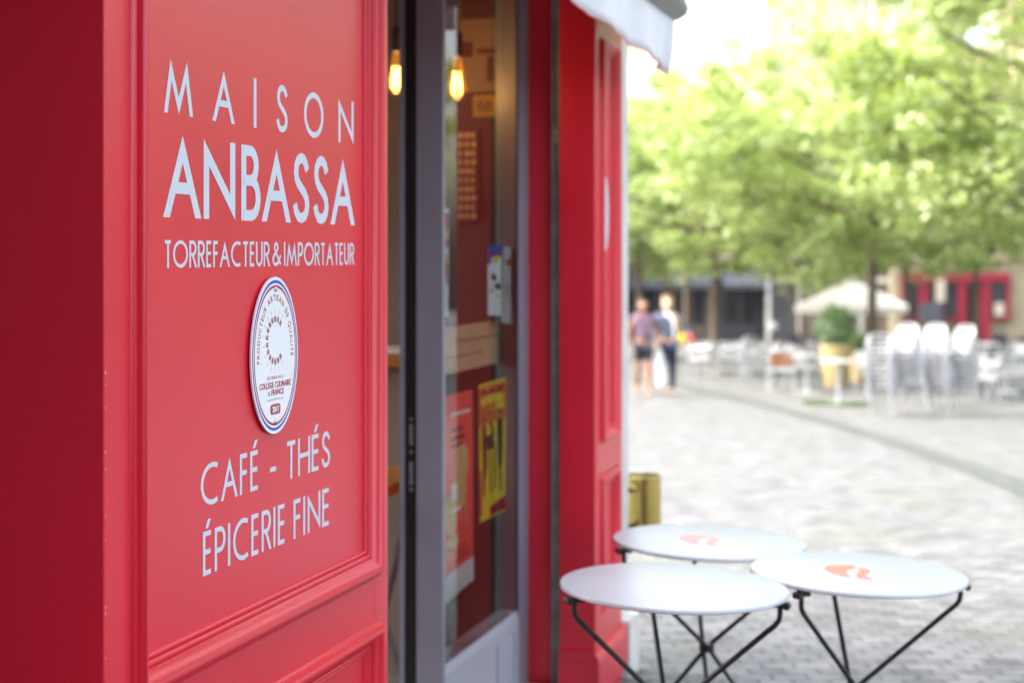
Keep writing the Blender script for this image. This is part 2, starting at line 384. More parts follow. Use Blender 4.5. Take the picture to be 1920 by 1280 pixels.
# ------------------------------------------------------------------ stroke lettering (geometric, monoline capitals)
def arc(cx, cy, rx, ry, a0, a1, n=18):
    return [(cx+rx*math.cos(R_(a0+(a1-a0)*i/n)), cy+ry*math.sin(R_(a0+(a1-a0)*i/n))) for i in range(n+1)]
SS = [(0.92,0.80),(0.80,0.92),(0.66,0.985),(0.48,1.0),(0.30,0.96),(0.17,0.87),(0.13,0.75),(0.18,0.65),(0.30,0.57),(0.50,0.50),(0.72,0.42),(0.87,0.33),(0.92,0.22),(0.86,0.11),(0.72,0.03),(0.5,0.0),(0.30,0.02),(0.14,0.11),(0.05,0.23)]
GLY = {   # letter: (width, [(points, closed)])
 'M': (0.92, [([(0,0),(.2,1),(.5,.0),(.8,1),(1,0)], 0)]), 'A': (0.70, [([(0,0),(.5,1),(1,0)], 0), ([(.19,.36),(.81,.36)], 0)]),
 'I': (0.0, [([(.5,0),(.5,1)], 0)]), 'S': (0.48, [(SS, 0)]), 'O': (0.92, [(arc(.5,.5,.5,.5,0,360,40)[:-1], 1)]),
 'N': (0.62, [([(0,0),(0,1),(1,0),(1,1)], 0)]), 'T': (0.46, [([(0,1),(1,1)], 0), ([(.5,0),(.5,1)], 0)]),
 'B': (0.48, [([(0,0),(0,1)], 0), ([(0,1),(.45,1)]+arc(.45,.77,.42,.23,90,-90,12)[1:]+[(0,.54)], 0), ([(.0,.54),(.5,.54)]+arc(.5,.27,.5,.27,90,-90,12)[1:]+[(0,0)], 0)]),
 'R': (0.46, [([(0,0),(0,1)], 0), ([(0,1),(.48,1)]+arc(.48,.74,.47,.26,90,-90,12)[1:]+[(0,.48)], 0), ([(.40,.48),(1,0)], 0)]),
 'P': (0.46, [([(0,0),(0,1)], 0), ([(0,1),(.5,1)]+arc(.5,.73,.5,.27,90,-90,12)[1:]+[(0,.46)], 0)]),
 'E': (0.38, [([(1,1),(0,1),(0,0),(1,0)], 0), ([(0,.53),(.92,.53)], 0)]), 'F': (0.36, [([(1,1),(0,1),(0,0)], 0), ([(0,.53),(.92,.53)], 0)]),
 'C': (0.72, [(arc(.68,.5,.68,.5,62,298,26), 0)]), 'U': (0.50, [([(0,1),(0,.30)]+arc(.5,.30,.5,.30,180,360,14)[1:]+[(1,1)], 0)]),
 'H': (0.56, [([(0,0),(0,1)], 0), ([(1,0),(1,1)], 0), ([(0,.53),(1,.53)], 0)]), '-': (0.22, [([(0,.38),(1,.38)], 0)]),
 '&': (0.62, [([(1,.0),(.28,.66)], 0), ([(.32,.62),(.24,.72),(.22,.80),(.28,.93),(.42,1.0),(.57,.95),(.63,.83),(.57,.71),(.42,.60)], 0), ([(.46,.625),(.16,.44),(.03,.29),(.03,.16),(.13,.05),(.32,.0),(.52,.03),(.70,.14),(.85,.29),(.96,.44)], 0)]),
}
GLY['É'] = (0.38, GLY['E'][1] + [([(.38,1.14),(.74,1.36)], 0)])
def stroke(mb, pts, w, fn, d0, d1, closed=False):
    n = len(pts); P = [Vector((p[0], p[1])) for p in pts]; L = []; Rr = []
    for i in range(n):
        a = P[i-1] if (i > 0 or closed) else None; b = P[(i+1) % n] if (i < n-1 or closed) else None
        d1_ = (P[i]-a).normalized() if a is not None else None; d2_ = (b-P[i]).normalized() if b is not None else None
        if d1_ is None or d2_ is None:
            d = d2_ if d1_ is None else d1_
            nn = Vector((-d.y, d.x)) * (w/2)
            if 0.15 < abs(d.x) < 0.85 and abs(d.y) > 0.3 and len(pts) < 6 and abs(P[i].y - round(P[i].y/1e-9)*1e-9) >= 0 and n > 1:
                k = (w/2) / abs(d.y)                      # feet of slanted strokes are cut level
                s_ = 1 if nn.x > 0 else -1
                L.append(P[i]+Vector((k*s_,0))); Rr.append(P[i]-Vector((k*s_,0)))
            else: L.append(P[i]+nn); Rr.append(P[i]-nn)
        else:
            n1 = Vector((-d1_.y, d1_.x)); n2 = Vector((-d2_.y, d2_.x)); mm = n1+n2
            if mm.length < 1e-6: mm = n1
            mm.normalize(); c = max(0.17, mm.dot(n1)); mm = mm*(w/2/c)
            L.append(P[i]+mm); Rr.append(P[i]-mm)
    m = n if closed else n-1
    vs = []
    for i in range(n): vs += [fn(L[i].x, L[i].y, d1), fn(Rr[i].x, Rr[i].y, d1), fn(L[i].x, L[i].y, d0), fn(Rr[i].x, Rr[i].y, d0)]
    fs = []
    for i in range(m):
        a = 4*i; b = 4*((i+1) % n)
        fs += [(a, b, b+1, a+1), (a, a+2, b+2, b), (a+1, b+1, b+3, a+3)]
    if not closed: fs += [(0, 1, 3, 2), (4*(n-1), 4*(n-1)+2, 4*(n-1)+3, 4*(n-1)+1)]
    mb.add(vs, fs)
def sharp(ch, q, w, z0, h, x0, wid):
    # pull the pointed joins of A, M and N in so that the tips end on the cap and base lines
    q = [list(p) for p in q]
    for _ in range(3):
        for i in range(1, len(q)-1):
            a = Vector(q[i-1]); p = Vector(q[i]); b = Vector(q[i+1]); d1 = (p-a).normalized(); d2 = (p-b).normalized()
            half = max(.12, math.acos(max(-1, min(1, d1.dot(d2))))/2); ln = min(1/.17, 1/math.sin(half))*w/2*(d1+d2).normalized()
            tip = p + ln
            q[i][1] += (z0+h - tip.y) if ln.y > 0 else (z0 - tip.y)
    return [tuple(p) for p in q]
def glyph(mb, ch, x0, wid, z0, h, w, fn, depth=0.0004):
    gw, st = GLY[ch]
    for j, (pts, cl) in enumerate(st):
        inset = w/2
        def T(p):
            # keep stroke edges inside the box of the letter
            x = x0 + (p[0]*(wid-2*inset)+inset if wid > 2*inset else wid/2)
            y = z0 + inset*(0 if (ch in 'MANHITRPF' and 0 <= p[1] <= 1 and len(pts) < 6) else 1) + p[1]*(h - 2*inset*(0 if (ch in 'MANHITRPF' and len(pts) < 6) else 1))
            return (x, y)
        q = [T(p) for p in pts]
        if not cl:                                      # upright ends run to the cap and base lines
            for e, nb in ((0, 1), (-1, -2)):
                if abs(q[e][0]-q[nb][0]) < 1e-9 and pts[e][1] in (0, 1): q[e] = (q[e][0], z0 if pts[e][1] == 0 else z0+h)
        if ch in 'TEFÉ' and (j or ch != 'R'):                             # bars sit inside the cap height
            q = [(a, min(b, z0+h-inset) if pts[i][1] <= 1.0 else b) for i, (a, b) in enumerate(q)]
            if ch == 'T' and j == 1: q = [(q[0][0], z0), (q[1][0], z0+h-w)]
        if ch in 'AMN' and j == 0: q = sharp(ch, q, w, z0, h, x0, wid)
        stroke(mb, q, w, fn, 0.0, depth + j*0.0003, cl)

# ------------------------------------------------------------------ THE SETTING: ground
gm = MB(); nF, nR = 90, 60
Fs = [-6 + 176*((i/nF)**1.7) for i in range(nF+1)]; Rs = [-70 + 150*(i/nR) for i in range(nR+1)]
vs = []
for F in Fs:
    for r in Rs:
        x, y = XY(F, r); vs.append((x, y, gz(x, y)))
gm.add(vs, [(i*(nR+1)+j, i*(nR+1)+j+1, (i+1)*(nR+1)+j+1, (i+1)*(nR+1)+j) for i in range(nF) for j in range(nR)])
ground = struct(gm.build("ground", M['paving'], smooth=60))
# shallow drainage gutter crossing the square
gp = [foot(u, v)[0] for u, v in ((900, 690), (1150, 706), (1280, 724), (1380, 745), (1480, 771), (1560, 793), (1640, 817), (1720, 843), (1800, 870), (1860, 892), (1925, 918), (2080, 985), (2350, 1110), (2900, 1370))]
gu = MB(); vs = []
for i, p in enumerate(gp):
    d = (gp[min(i+1, len(gp)-1)] - gp[max(i-1, 0)]); d.z = 0; d.normalize(); nn = Vector((-d.y, d.x, 0))
    for k in (-0.18, -0.06, 0.06, 0.18):
        q = p + nn*k; vs.append((q.x, q.y, gz(q.x, q.y) + (0.004 if abs(k) < .1 else 0.007)))
gu.add(vs, [(i*4+k, i*4+k+1, i*4+k+5, i*4+k+4) for i in range(len(gp)-1) for k in range(3)])
struct(gu.build("gutter", M['gutter'], smooth=60))

# ------------------------------------------------------------------ THE SHOP
shop = thing("shop_building", "red panelled coffee shop front with lettered pillar and glazed entrance", "shop", (-1.33, 3.4, 0))
SO = Vector((-1.33, 3.4, 0))
def part(mb, name, mats, parent=None, smooth=None):      # geometry in world coordinates, parented to the shop or to one of its parts
    o = mb.build(name, mats, parent or shop, smooth, origin=None)
    o.data.transform(Matrix.Translation(-SO)); return o
FIELD, STILE = -1.335, -1.323
PROF = [(0,0),(.0015,.005),(.004,.0075),(.007,.008),(.0095,.0065),(.0105,.005),(.0115,.009),(.0145,.0125),(.018,.013),(.0205,.0115),(.0215,.010),
        (.0225,.0145),(.027,.0175),(.033,.0225),(.039,.0285),(.045,.0325),(.050,.0335),(.054,.032),(.0565,.027),(.0575,.020),(.063,.0195),(.068,.017),(.070,.0119)]
def moulding(y0, y1, z0, z1, prof=PROF, sc=1.0):
    mb = MB(); vs = []
    for t, h in prof:
        t *= sc; X = FIELD + h*sc if h*sc > .0121 or t < .05 else FIELD + h
        vs += [(X, y0-t, z0-t), (X, y1+t, z0-t), (X, y1+t, z1+t), (X, y0-t, z1+t)]
    fs = [(i*4+k, i*4+(k+1) % 4, (i+1)*4+(k+1) % 4, (i+1)*4+k) for i in range(len(prof)-1) for k in range(4)]
    mb.add(vs, fs); return mb
def pillar(y0, y1, fy0, fy1, zs, xback, top, rnd=0.004):
    """cross section with rounded outer corners and a recessed field, extruded; rails butt between the stiles"""
    a = [(xback, y0), (STILE-rnd, y0)] + [(STILE-rnd+rnd*math.sin(R_(t)), y0+rnd-rnd*math.cos(R_(t))) for t in (22, 45, 68)] + [(STILE, y0+rnd),
         (STILE, fy0), (FIELD, fy0), (FIELD, fy1), (STILE, fy1), (STILE, y1-rnd)] + [(STILE-rnd+rnd*math.cos(R_(t)), y1-rnd+rnd*math.sin(R_(t))) for t in (22, 45, 68)] + [(STILE-rnd, y1), (xback, y1)]
    mb = MB(); mb.prism(a, lambda p, q, d: (p, q, d), -0.06, top)
    for z0, z1 in zs: mb.box(FIELD-.002, STILE-.0003, fy0+.0002, fy1-.0002, z0, z1)
    return mb
# the lettered pillar
lp = part(pillar(2.16, 3.375, 2.262, 3.292, [(-.05, .30), (.735, .872), (2.36, 3.0)], -1.95, 3.0), "pilaster", M['red'], smooth=35)
lp["label"] = "wide red pillar carrying the shop lettering"
part(moulding(2.305, 3.250, .927, 2.31), "moulding", M['red'], lp, smooth=50)
part(moulding(2.305, 3.250, .36, .690), "moulding", M['red'], lp, smooth=50)
# moulding was built into shop space: keep its parent's frame identical
LF = lambda p, q, d: (FIELD + 0.0002 + d, p, q)
def Yof(u): return onX(u, 475, FIELD).y
def line_by_letters(letters, z0, h, w, name):
    for ch, ua, ub in letters:
        mb = MB(); a, b = Yof(ua), Yof(ub); glyph(mb, ch, a, b-a, z0, h, w, LF); part(mb, name, M['letter'], lp)
def line_fit(words, z0, h, w, name, gap=0.13):
    for txt, ua, ub in words:
        a, b = Yof(ua), Yof(ub)
        ws = [max(GLY[c][0]*h, w) for c in txt]; nat = sum(ws); g = gap*h
        s = ((b-a) - g*(len(txt)-1)) / nat; x = a
        for c, wd in zip(txt, ws):
            wd2 = wd*s if c != 'I' else w; mb = MB(); glyph(mb, c, x, wd2, z0, h, w, LF); part(mb, name, M['letter'], lp); x += wd*s + g
line_by_letters([('M',307,361.5),('A',398,439.5),('I',474.8,480.6),('S',516.5,540.5),('O',569.5,606),('N',634,662.5)], 1.829, .094, .0118, "letter")
line_by_letters([('A',306,376.5),('N',381.5,440.5),('B',452,487.5),('A',490.5,544.5),('S',547,581.5),('S',585.5,617.5),('A',619.5,664.5)], 1.6515, .1425, .0203, "letter")
line_fit([("TORREFACTEUR",307,505),("&",509.5,527),("IMPORTATEUR",532,663.5)], 1.5650, .0475, .0060, "letter", .10)
line_fit([("CAFÉ",376,484.5),("-",504,519),("THÉS",536,619.5)], 1.1388, .0760, .0088, "letter", .12)
line_fit([("ÉPICERIE",380,534.5),("FINE",550,617.5)], 1.0157, .0785, .0088, "letter", .13)
# small chips of bare primer on the outer edge
mb = MB(); rg = random.Random(4)
for v in (48, 700, 722, 765, 848, 880, 968, 1012, 1138, 1150, 1235):
    mb = MB(); z = EYE + (HOR-v)/FPX*2.45; a = rg.uniform(.0008, .0018); b = rg.uniform(.0015, .0045)
    k = 7; ph = rg.uniform(0, 6)
    mb.prism([(2.1636+a*math.cos(ph+t*6.283/k)*rg.uniform(.5, 1.1), z+b*math.sin(ph+t*6.283/k)*rg.uniform(.5, 1.1)) for t in range(k)], lambda p, q, d: (STILE-.0008+d, p, q), 0, .0012)
    part(mb, "paint_chip", M['chip'], lp)
for y_, z_ in ((3.318, .868), (3.322, .905), (3.316, .702), (2.252, .874)):
    mb = MB(); k = 7; mb.prism([(y_+.0028*math.cos(t*6.283/k)*rg.uniform(.5, 1.1), z_+.004*math.sin(t*6.283/k)*rg.uniform(.5, 1.1)) for t in range(k)], lambda p, q, d: (STILE-.0006+d, p, q), 0, .0012); part(mb, "paint_chip", M['chip'], lp)
# the far pilaster
rp = part(pillar(5.37, 5.80, 5.452, 5.728, [(-.05, .30), (.80, .905), (2.36, 3.0)], -1.453, 3.0), "pilaster", M['red'], smooth=35)
rp["label"] = "narrow red pilaster beyond the glazed door"
part(moulding(5.50, 5.68, .96, 2.31, sc=.8), "moulding", M['red'], rp, smooth=50)
part(moulding(5.50, 5.68, .40, .74, sc=.8), "moulding", M['red'], rp, smooth=50)
mb = MB(); mb.box(-1.4528, -1.305, 5.352, 5.815, .03, .150)
mb.prism([(-1.4528, .150), (-1.305, .150), (-1.309, .168), (-1.3185, .176), (-1.3185, .186), (-1.4528, .186)], lambda p, q, d: (p, d, q), 5.355, 5.812)
part(mb, "plinth", M['red'], rp)
mb = MB(); yc, zc = 5.575, 1.735
mb.prism([(yc+.052*math.cos(t*math.pi/20), zc+.135*math.sin(t*math.pi/20)) for t in range(40)], LF, 0, .0006)
part(mb, "emblem", M['letter'], rp)
# red lining behind, shutter rail, lintel, stone end
mb = MB(); mb.box(-1.662, -1.4845, 5.402, 5.80, -.02, 3.0)
part(mb, "reveal", M['redchip'])
mb = MB(); mb.box(-2.07, -1.6622, 5.47, 5.80, -.02, 3.0); part(mb, "inner_return", M['maroon'])
mb = MB(); mb.box(-1.4840, -1.4535, 5.388, 5.80, .02, 3.0); mb.box(-1.4840, -1.4790, 5.376, 5.3878, .02, 3.0); mb.box(-1.4585, -1.4535, 5.376, 5.3878, .02, 3.0)
for z in (.36, 1.98): mb.box(-1.4788, -1.4587, 5.380, 5.3878, z, z+.05)
part(mb, "shutter_rail", M['steel'])
mb = MB(); mb.box(-1.95, -1.45, 3.376, 5.369, 2.72, 3.0); part(mb, "lintel", M['red'])
mb = MB(); mb.box(-6.0, -1.34, 5.802, 5.98, -.35, 5.0); mb.box(-1.3395, -1.30, 5.83, 6.0, -.35, .19)
part(mb, "stone_end_wall", M['stone'])
mb = MB(); mb.box(-1.86, -1.40, -6.0, 5.8005, 3.002, 5.0); mb.box(-6.0, -1.862, -6.0, 5.8005, 4.8, 5.0); part(mb, "upper_wall", M['render'])  # unseen; height kept low to let more sky light reach the front
mb = MB(); mb.box(-1.80, -1.60, -6.0, 2.158, -.05, .62); mb.box(-1.80, -1.62, -6.0, 2.158, 2.4, 3.0); mb.box(-1.75, -1.65, -6.0, 2.158, .621, .68); mb.box(-1.74, -1.66, -.1, .0, .68, 2.4)
part(mb, "window_wall", M['red'])
mb = MB(); mb.box(-1.705, -1.695, -6, -.101, .681, 2.399); mb.box(-1.705, -1.695, .001, 2.157, .681, 2.399); part(mb, "window", M['pane'])
mb = MB(); mb.box(-1.90, -1.36, 3.378, 5.366, -.2, .055); o = part(mb, "doorstep", M['stone'])
# glazed door screen
mb = MB()
mb.box(-1.659, -1.575, 4.467, 4.492, .055, 2.72); mb.box(-1.700, -1.659, 4.480, 4.492, .055, 2.72); mb.box(-1.714, -1.7005, 4.467, 4.492, .055, 2.72)
mb.box(-1.66, -1.576, 5.275, 5.40, .055, 2.72); mb.box(-1.66, -1.576, 4.4925, 5.2745, 2.62, 2.72)
screen = part(mb, "door_frame", M['alu'])
mb = MB(); mb.box(-1.648, -1.577, 4.4925, 5.2745, .055, .30)
mb.prism([(-1.648, .30), (-1.577, .30), (-1.577, .306), (-1.584, .335), (-1.648, .335)], lambda p, q, d: (p, d, q), 4.4925, 5.2745)
part(mb, "bottom_panel", M['alulight'], screen)
mb = MB()
for i in range(14): z = .075+i*.0135; mb.prism([(0, 0), (.006, .004), (.006, .006), (0, .010)], lambda p, q, d: (-1.577+p, d, z+q), 5.03, 5.21)
mb.box(-1.577, -1.569, 5.017, 5.030, .066, .275); mb.box(-1.577, -1.569, 5.210, 5.223, .066, .275)
part(mb, "vent_grille", M['alulight'], screen)
mb = MB(); mb.box(-1.6995, -1.6595, 4.4785, 4.4798, .055, 2.72); mb.box(-1.5815, -1.579, 5.258, 5.2748, .336, 2.619); mb.box(-1.5815, -1.579, 4.4922, 4.4985, .336, 2.619)
part(mb, "gasket", M['rubber'], screen)
mb = MB()
for z0, z1 in ((1.005, 1.07), (.885, .955)): mb.box(-1.686, -1.674, 4.4755, 4.4784, z0, z1)
for z in (1.085, .985, .87):
    mb.tube([(-1.680, 4.4784, z), (-1.680, 4.4750, z)], .006, 10)
part(mb, "lock_keeper", M['steel'], screen)
mb = MB(); mb.box(-1.590, -1.582, 4.4930, 5.2740, .336, 2.619, 0)
pane = part(mb, "glass_pane", [M['glass'], M['clear']], screen)
for p in pane.data.polygons:
    if p.normal.x < 0.5: p.material_index = 1
# room behind
mb = MB(); mb.box(-4.6, -1.901, 2.0, 5.801, -.05, .05); part(mb, "shop_floor", M['darkfloor'])
mb = MB(); mb.box(-4.6, -1.955, 2.0, 5.801, 2.9, 3.0); part(mb, "shop_ceiling", M['taupe'])
mb = MB(); mb.box(-4.7, -4.6, 2.0, 5.801, .05, 1.1); mb.box(-4.7, -4.6, 2.0, 2.6, 1.1, 2.9); mb.box(-4.7, -4.6, 5.4, 5.801, 1.1, 2.9); mb.box(-4.7, -4.6, 2.6, 5.4, 2.6, 2.9); mb.box(-4.6, -1.951, 1.9, 2.0, .05, 2.9); part(mb, "inner_wall", M['taupe'])  # opening added in the far wall to let daylight brighten the room
mb = MB(); mb.box(-4.6, -1.852, 5.75, 5.801, .051, 2.899); part(mb, "inner_end_wall", M['taupe'])

# ------------------------------------------------------------------ oval plaque
pc = Vector((FIELD, 2.783, 1.3917)); PA, PB = .1045, .1525
plaque = thing("oval_plaque", "white oval enamel plaque with blue and red rings screwed below the lettering", "plaque", pc)
def ell(a, b, n=72): return [(a*math.cos(2*math.pi*i/n), b*math.sin(2*math.pi*i/n)) for i in range(n)]
PFN = lambda p, q, d: (d, p, q)
mb = MB(); mb.prism(ell(PA, PB), PFN, .005, .0085); mb.prism(ell(PA*.3, PB*.3, 24), PFN, .0005, .0048)
pl = mb.build("plate", M['white'], plaque, smooth=40)
def ring(mb, k0, k1, d, n=96):
    A = ell(PA*k0, PB*k0*1.0, n); Bq = ell(PA*k1, PB*k1, n)
    mb.add([PFN(p, q, d) for p, q in A] + [PFN(p, q, d) for p, q in Bq], [(i, (i+1) % n, (i+1) % n+n, i+n) for i in range(n)])
mb = MB(); ring(mb, .960, .922, .0087); mb.build("blue_ring", M['blue'], plaque)
mb = MB(); ring(mb, .895, .863, .0087); mb.build("red_ring", M['redink'], plaque)
for sgn in (1, -1):
    mb = MB(); mb.lathe([(.0001, .0045), (.0025, .0042), (.0045, .0025), (.0052, 0)], n=14)
    o = mb.build("screw", M['aluchair'], plaque, smooth=60); o.rotation_euler = (0, R_(90), 0); o.location = (.0085, 0, sgn*PB*.845)
_fc = {}
def text_mesh(txt, size):
    k = (txt, size)
    if k in _fc: return _fc[k]
    cu = bpy.data.curves.new("t", 'FONT'); cu.body = txt; cu.size = size; cu.align_x = 'CENTER'; cu.align_y = 'BOTTOM_BASELINE'; cu.resolution_u = 3; cu.offset = size*.012
    ob = bpy.data.objects.new("t", cu); C.objects.link(ob)
    dg = bpy.context.evaluated_depsgraph_get(); me = ob.evaluated_get(dg).to_mesh()
    r = ([tuple(v.co) for v in me.vertices], [tuple(p.vertices) for p in me.polygons])
    bpy.data.objects.remove(ob); bpy.data.curves.remove(cu); _fc[k] = r; return r
def put_text(mb, txt, size, cx, cy, d, sx=1.0, rot=0.0, width=None, bold=0):
    vs, fs = text_mesh(txt, size)
    if not vs: return 0
    w = max(v[0] for v in vs) - min(v[0] for v in vs)
    if width: sx = width / w
    c, s = math.cos(rot), math.sin(rot)
    for k in range(bold+1):
        off = (k - bold/2)*size*.035
        mb.add([PFN(cx + c*(x*sx+off) - s*y, cy + s*(x*sx+off) + c*y, d+k*.00006) for x, y, _ in vs], fs)
    return w*sx
TD = .0088
mb = MB(); txt = "PRODUCTEUR ARTISAN DE QUALITÉ"
# walk the inner ellipse by arc length
ea, eb = PA*.665, PB*.70; arcpts = []; L = 0; prev = None
for i in range(0, 1001):
    t = R_(187 - 187*i/1000 - 3*i/1000); p = Vector((ea*math.cos(t), eb*math.sin(t)))
    if prev is not None: L += (p-prev).length
    arcpts.append((L, p, t)); prev = p
adv = []
for ch in txt:
    if ch == ' ': adv.append(.006); continue
    vs, fs = text_mesh(ch, .0165); adv.append(max(v[0] for v in vs) - min(v[0] for v in vs) if ch != 'I' else .002)
gapc = (L - sum(adv)) / (len(txt)-1); sacc = 0
for ch, a in zip(txt, adv):
    mid = sacc + a/2; sacc += a + gapc
    if ch == ' ': continue
    _, p, t = min(arcpts, key=lambda q: abs(q[0]-mid))
    tang = math.atan2(-eb*math.cos(t), ea*math.sin(t)); put_text(mb, ch, .0165, p.x, p.y, TD, .88, tang)
mb.build("arched_lettering", M['redink'], plaque)
mb = MB(); put_text(mb, "COLLEGE CULINAIRE", .0165, 0, -.41*PB, TD, width=.140, bold=1); put_text(mb, "DE", .0115, -.0285, -.505*PB, TD, .7); put_text(mb, "FRANCE", .0165, .0095, -.505*PB, TD, width=.055, bold=1)
mb.build("title_lettering", M['redink'], plaque)
mb = MB(); put_text(mb, "RECONNU PAR LE", .0085, 0, -.30*PB, TD, width=.074); put_text(mb, "www.college-culinaire-de-france.fr", .005, 0, -.568*PB, TD, width=.074)
mb.build("small_lettering", M['palepink'], plaque)
bw, bh = .0215, .0098
mb = MB(); mb.prism([(sx*(bw-.006)+.006*math.cos(R_(a)), -.685*PB+sz*(bh-.006)+.006*math.sin(R_(a))) for sx, sz, a0 in ((1,1,0),(-1,1,90),(-1,-1,180),(1,-1,270)) for a in (a0, a0+30, a0+60, a0+90)], PFN, .0085, .0093)
mb.build("year_badge", M['redink'], plaque)
mb = MB(); put_text(mb, "2017", .0165, 0, -.685*PB-.0058, .0095, width=.029, bold=2); mb.build("year_numerals", M['white'], plaque)
# emblem of pins set in a ring
m1, m2, m3 = MB(), MB(), MB(); cy0 = .19*PB
for i in range(14):
    a = R_(52 + (308-52)*i/13); ca, sa = math.cos(a), math.sin(a)
    def pill(mbx, r0, r1, w, off, d):
        rm, hl = (r0+r1)/2, (r1-r0)/2
        mbx.add([PFN(ca*(rm+hl*math.cos(t*math.pi/8)) - sa*(w*math.sin(t*math.pi/8)+off), cy0*1.0 + 1.12*(sa*(rm+hl*math.cos(t*math.pi/8)) + ca*(w*math.sin(t*math.pi/8)+off)), d) for t in range(16)], [tuple(range(16))])
    pill(m1, .0315, .0430, .0019, .0022, TD); pill(m2, .0305, .0430, .0020, -.0022, TD+.0001); pill(m3, .045, .0585, .00035, 0, TD+.0001)
m1.build("red_pins", M['redink'], plaque); m2.build("taupe_pins", M['taupeink'], plaque); m3.build("pin_lines", M['taupeink'], plaque)

# ------------------------------------------------------------------ retracted awning
aw = thing("awning", "rolled back awning with white scalloped valance and grey front bar above the door", "awning", (-1.14, 3.4, 2.45))
AO = Vector((-1.14, 3.4, 2.45))
def apart(mb, name, m, smooth=None):
    o = mb.build(name, m, aw, smooth); o.data.transform(Matrix.Translation(-AO)); return o
y0, y1, n = -2.0, 5.72, 300
mb = MB(); mt = MB(); top = []; bot = []; vs = []; tv = []
def valance_edge(y): return 2.256 + .030*(y1-y) + .006*abs(math.sin((y1-y)*math.pi/.34))
for i in range(n+1):
    y = y0 + (y1-y0)*i/n
    off = .010*math.sin(y*11) + .006*math.sin(y*23+1)
    zb = valance_edge(y)
    if i == n: off += .006
    for k in range(7):
        t = k/6; vs.append((-1.108+off*t - .03*t*t*(1 if i > n-6 else .3), y, 2.452*(1-t) + zb*t))
    tv.append((-1.108+off*1 - .03*(1 if i > n-6 else .3), y, zb))
mb.add(vs, [(i*7+k, i*7+k+1, (i+1)*7+k+1, (i+1)*7+k) for i in range(n) for k in range(6)])
val = apart(mb, "valance", M['canvas'], 60)
sm = val.modifiers.new("thickness", 'SOLIDIFY'); sm.thickness = .0015
mt.tube(tv, .0032, 6); apart(mt, "binding", M['pinktrim'], 60)
mb = MB()
mb.prism([(-1.19, 2.455), (-1.098, 2.455), (-1.065, 2.475), (-1.058, 2.50), (-1.070, 2.535), (-1.13, 2.55), (-1.19, 2.55)], lambda p, q, d: (p, d, q), y0, y1+.03)
apart(mb, "front_bar", M['awnmetal'])
mb = MB()
mb.prism([(-1.40, 2.60), (-1.19, 2.551), (-1.06, 2.551), (-1.015, 2.565), (-1.015, 2.585), (-1.07, 2.62), (-1.25, 2.70), (-1.40, 2.71)], lambda p, q, d: (p, d, q), y0, y1+.06)
apart(mb, "cover", M['awnmetal'])

# ------------------------------------------------------------------ bistro tables by the door
def emblem_shapes():
    k = .603/405/2.182
    def T(l): return [((x-1240)*k, -(y-547)*k/.19*.92) for x, y in l]
    half = T([(1118,540),(1132,530),(1152,523),(1180,519.5),(1220,518.5),(1255,519.5),(1270,523),(1262,529),(1242,535),(1218,540),(1204,546),(1198,555),(1197,572),(1175,569),(1148,561),(1128,550)])
    leaf = T([(1272,527),(1290,530),(1312,536),(1308,544),(1290,552),(1270,558),(1268,565),(1284,580),(1256,577),(1222,573),(1228,563),(1240,553),(1256,545),(1272,538),(1266,531)])
    return [half, leaf]
def make_table(label, emblem=None, angs=(200, 340, 98), rot=0):
    t = thing("bistro_table", label, "table", group="white bistro tables by the shop door")
    mb = MB(); mb.lathe([(.292, .7085), (.300, .7088), (.3015, .7105)], n=72, mi=1); mb.lathe([(.3015, .7106), (.3015, .7165), (.2995, .7195), (.294, .7205)], n=72, mi=0)
    tp = mb.build("tabletop", [M['tabletop'], M['tableedge']], t, smooth=35)
    if emblem:
        mb = MB()
        for sh in emblem_shapes(): mb.prism(sh, lambda p, q, d: (p, q, d), .7206, .7211)
        em = mb.build("emblem", emblem, tp); em.rotation_euler = (0, 0, R_(-rot)); em.location = (-.012, -.005, 0)
    hub = MB(); hub.lathe([(.012, .372), (.024, .374), (.024, .398), (.012, .40)], n=16); hub.build("hub", M['black'], t, smooth=40)
    for a in [R_(q-rot) for q in angs]:
        c, s = math.cos(a), math.sin(a); off = Vector((-s, c, 0))*.011
        mb = MB(); r = .0072
        p = [Vector((.283*c, .283*s, .706)), Vector((.283*c, .283*s, .672)), Vector((.281*c, .281*s, .655)), Vector((.270*c, .270*s, .640)), Vector((.250*c, .250*s, .622)), off + Vector((0, 0, .386)), off*1 + Vector((-.285*c, -.285*s, .012)), Vector((-.305*c, -.305*s, .006))+off]
        mb.tube(p, r, 10)
        mb.box(.272*c-.014, .272*c+.014, .272*s-.014, .272*s+.014, .690, .7084)
        mb.tube([(.300*c-.012*s, .300*s+.012*c, .694), (.300*c+.012*s, .300*s-.012*c, .694)], .010, 8)
        mb.build("leg", M['black'], t, smooth=40)
    # folding brace under the top
    mb = MB(); mb.tube([(-.24, -.09, .702), (.24, -.09, .702)], .006, 8); mb.tube([(-.02, .26, .702), (-.02, -.09, .702)], .006, 8); mb.build("brace", M['black'], t, smooth=40)
    return t
def put_table(t, u, v, wpx, rz):
    F = .603*FPX/wpx; p = atF(u, v, F); x, y = p.x, p.y
    g = gz(x, y); t.location = (x, y, p.z - .7205)
    # they stand on the slope of the square: tipped gently down to the right
    ax = Vector((CY, SY, 0)); t.location = (x - .025*.72*CY, y - .025*.72*SY, p.z - .7205); nrm = Vector((0, 0, 1)) + ax*.025; q = Vector((0, 0, 1)).rotation_difference(nrm.normalized())
    t.rotation_mode = 'QUATERNION'; t.rotation_quaternion = q @ Matrix.Rotation(rz, 3, 'Z').to_quaternion()
    return p.z - .7205 - g
d1 = put_table(make_table("plain white round bistro table nearest the camera, in front of the red pilaster"), 1263.5, 1095, 427, YAW)
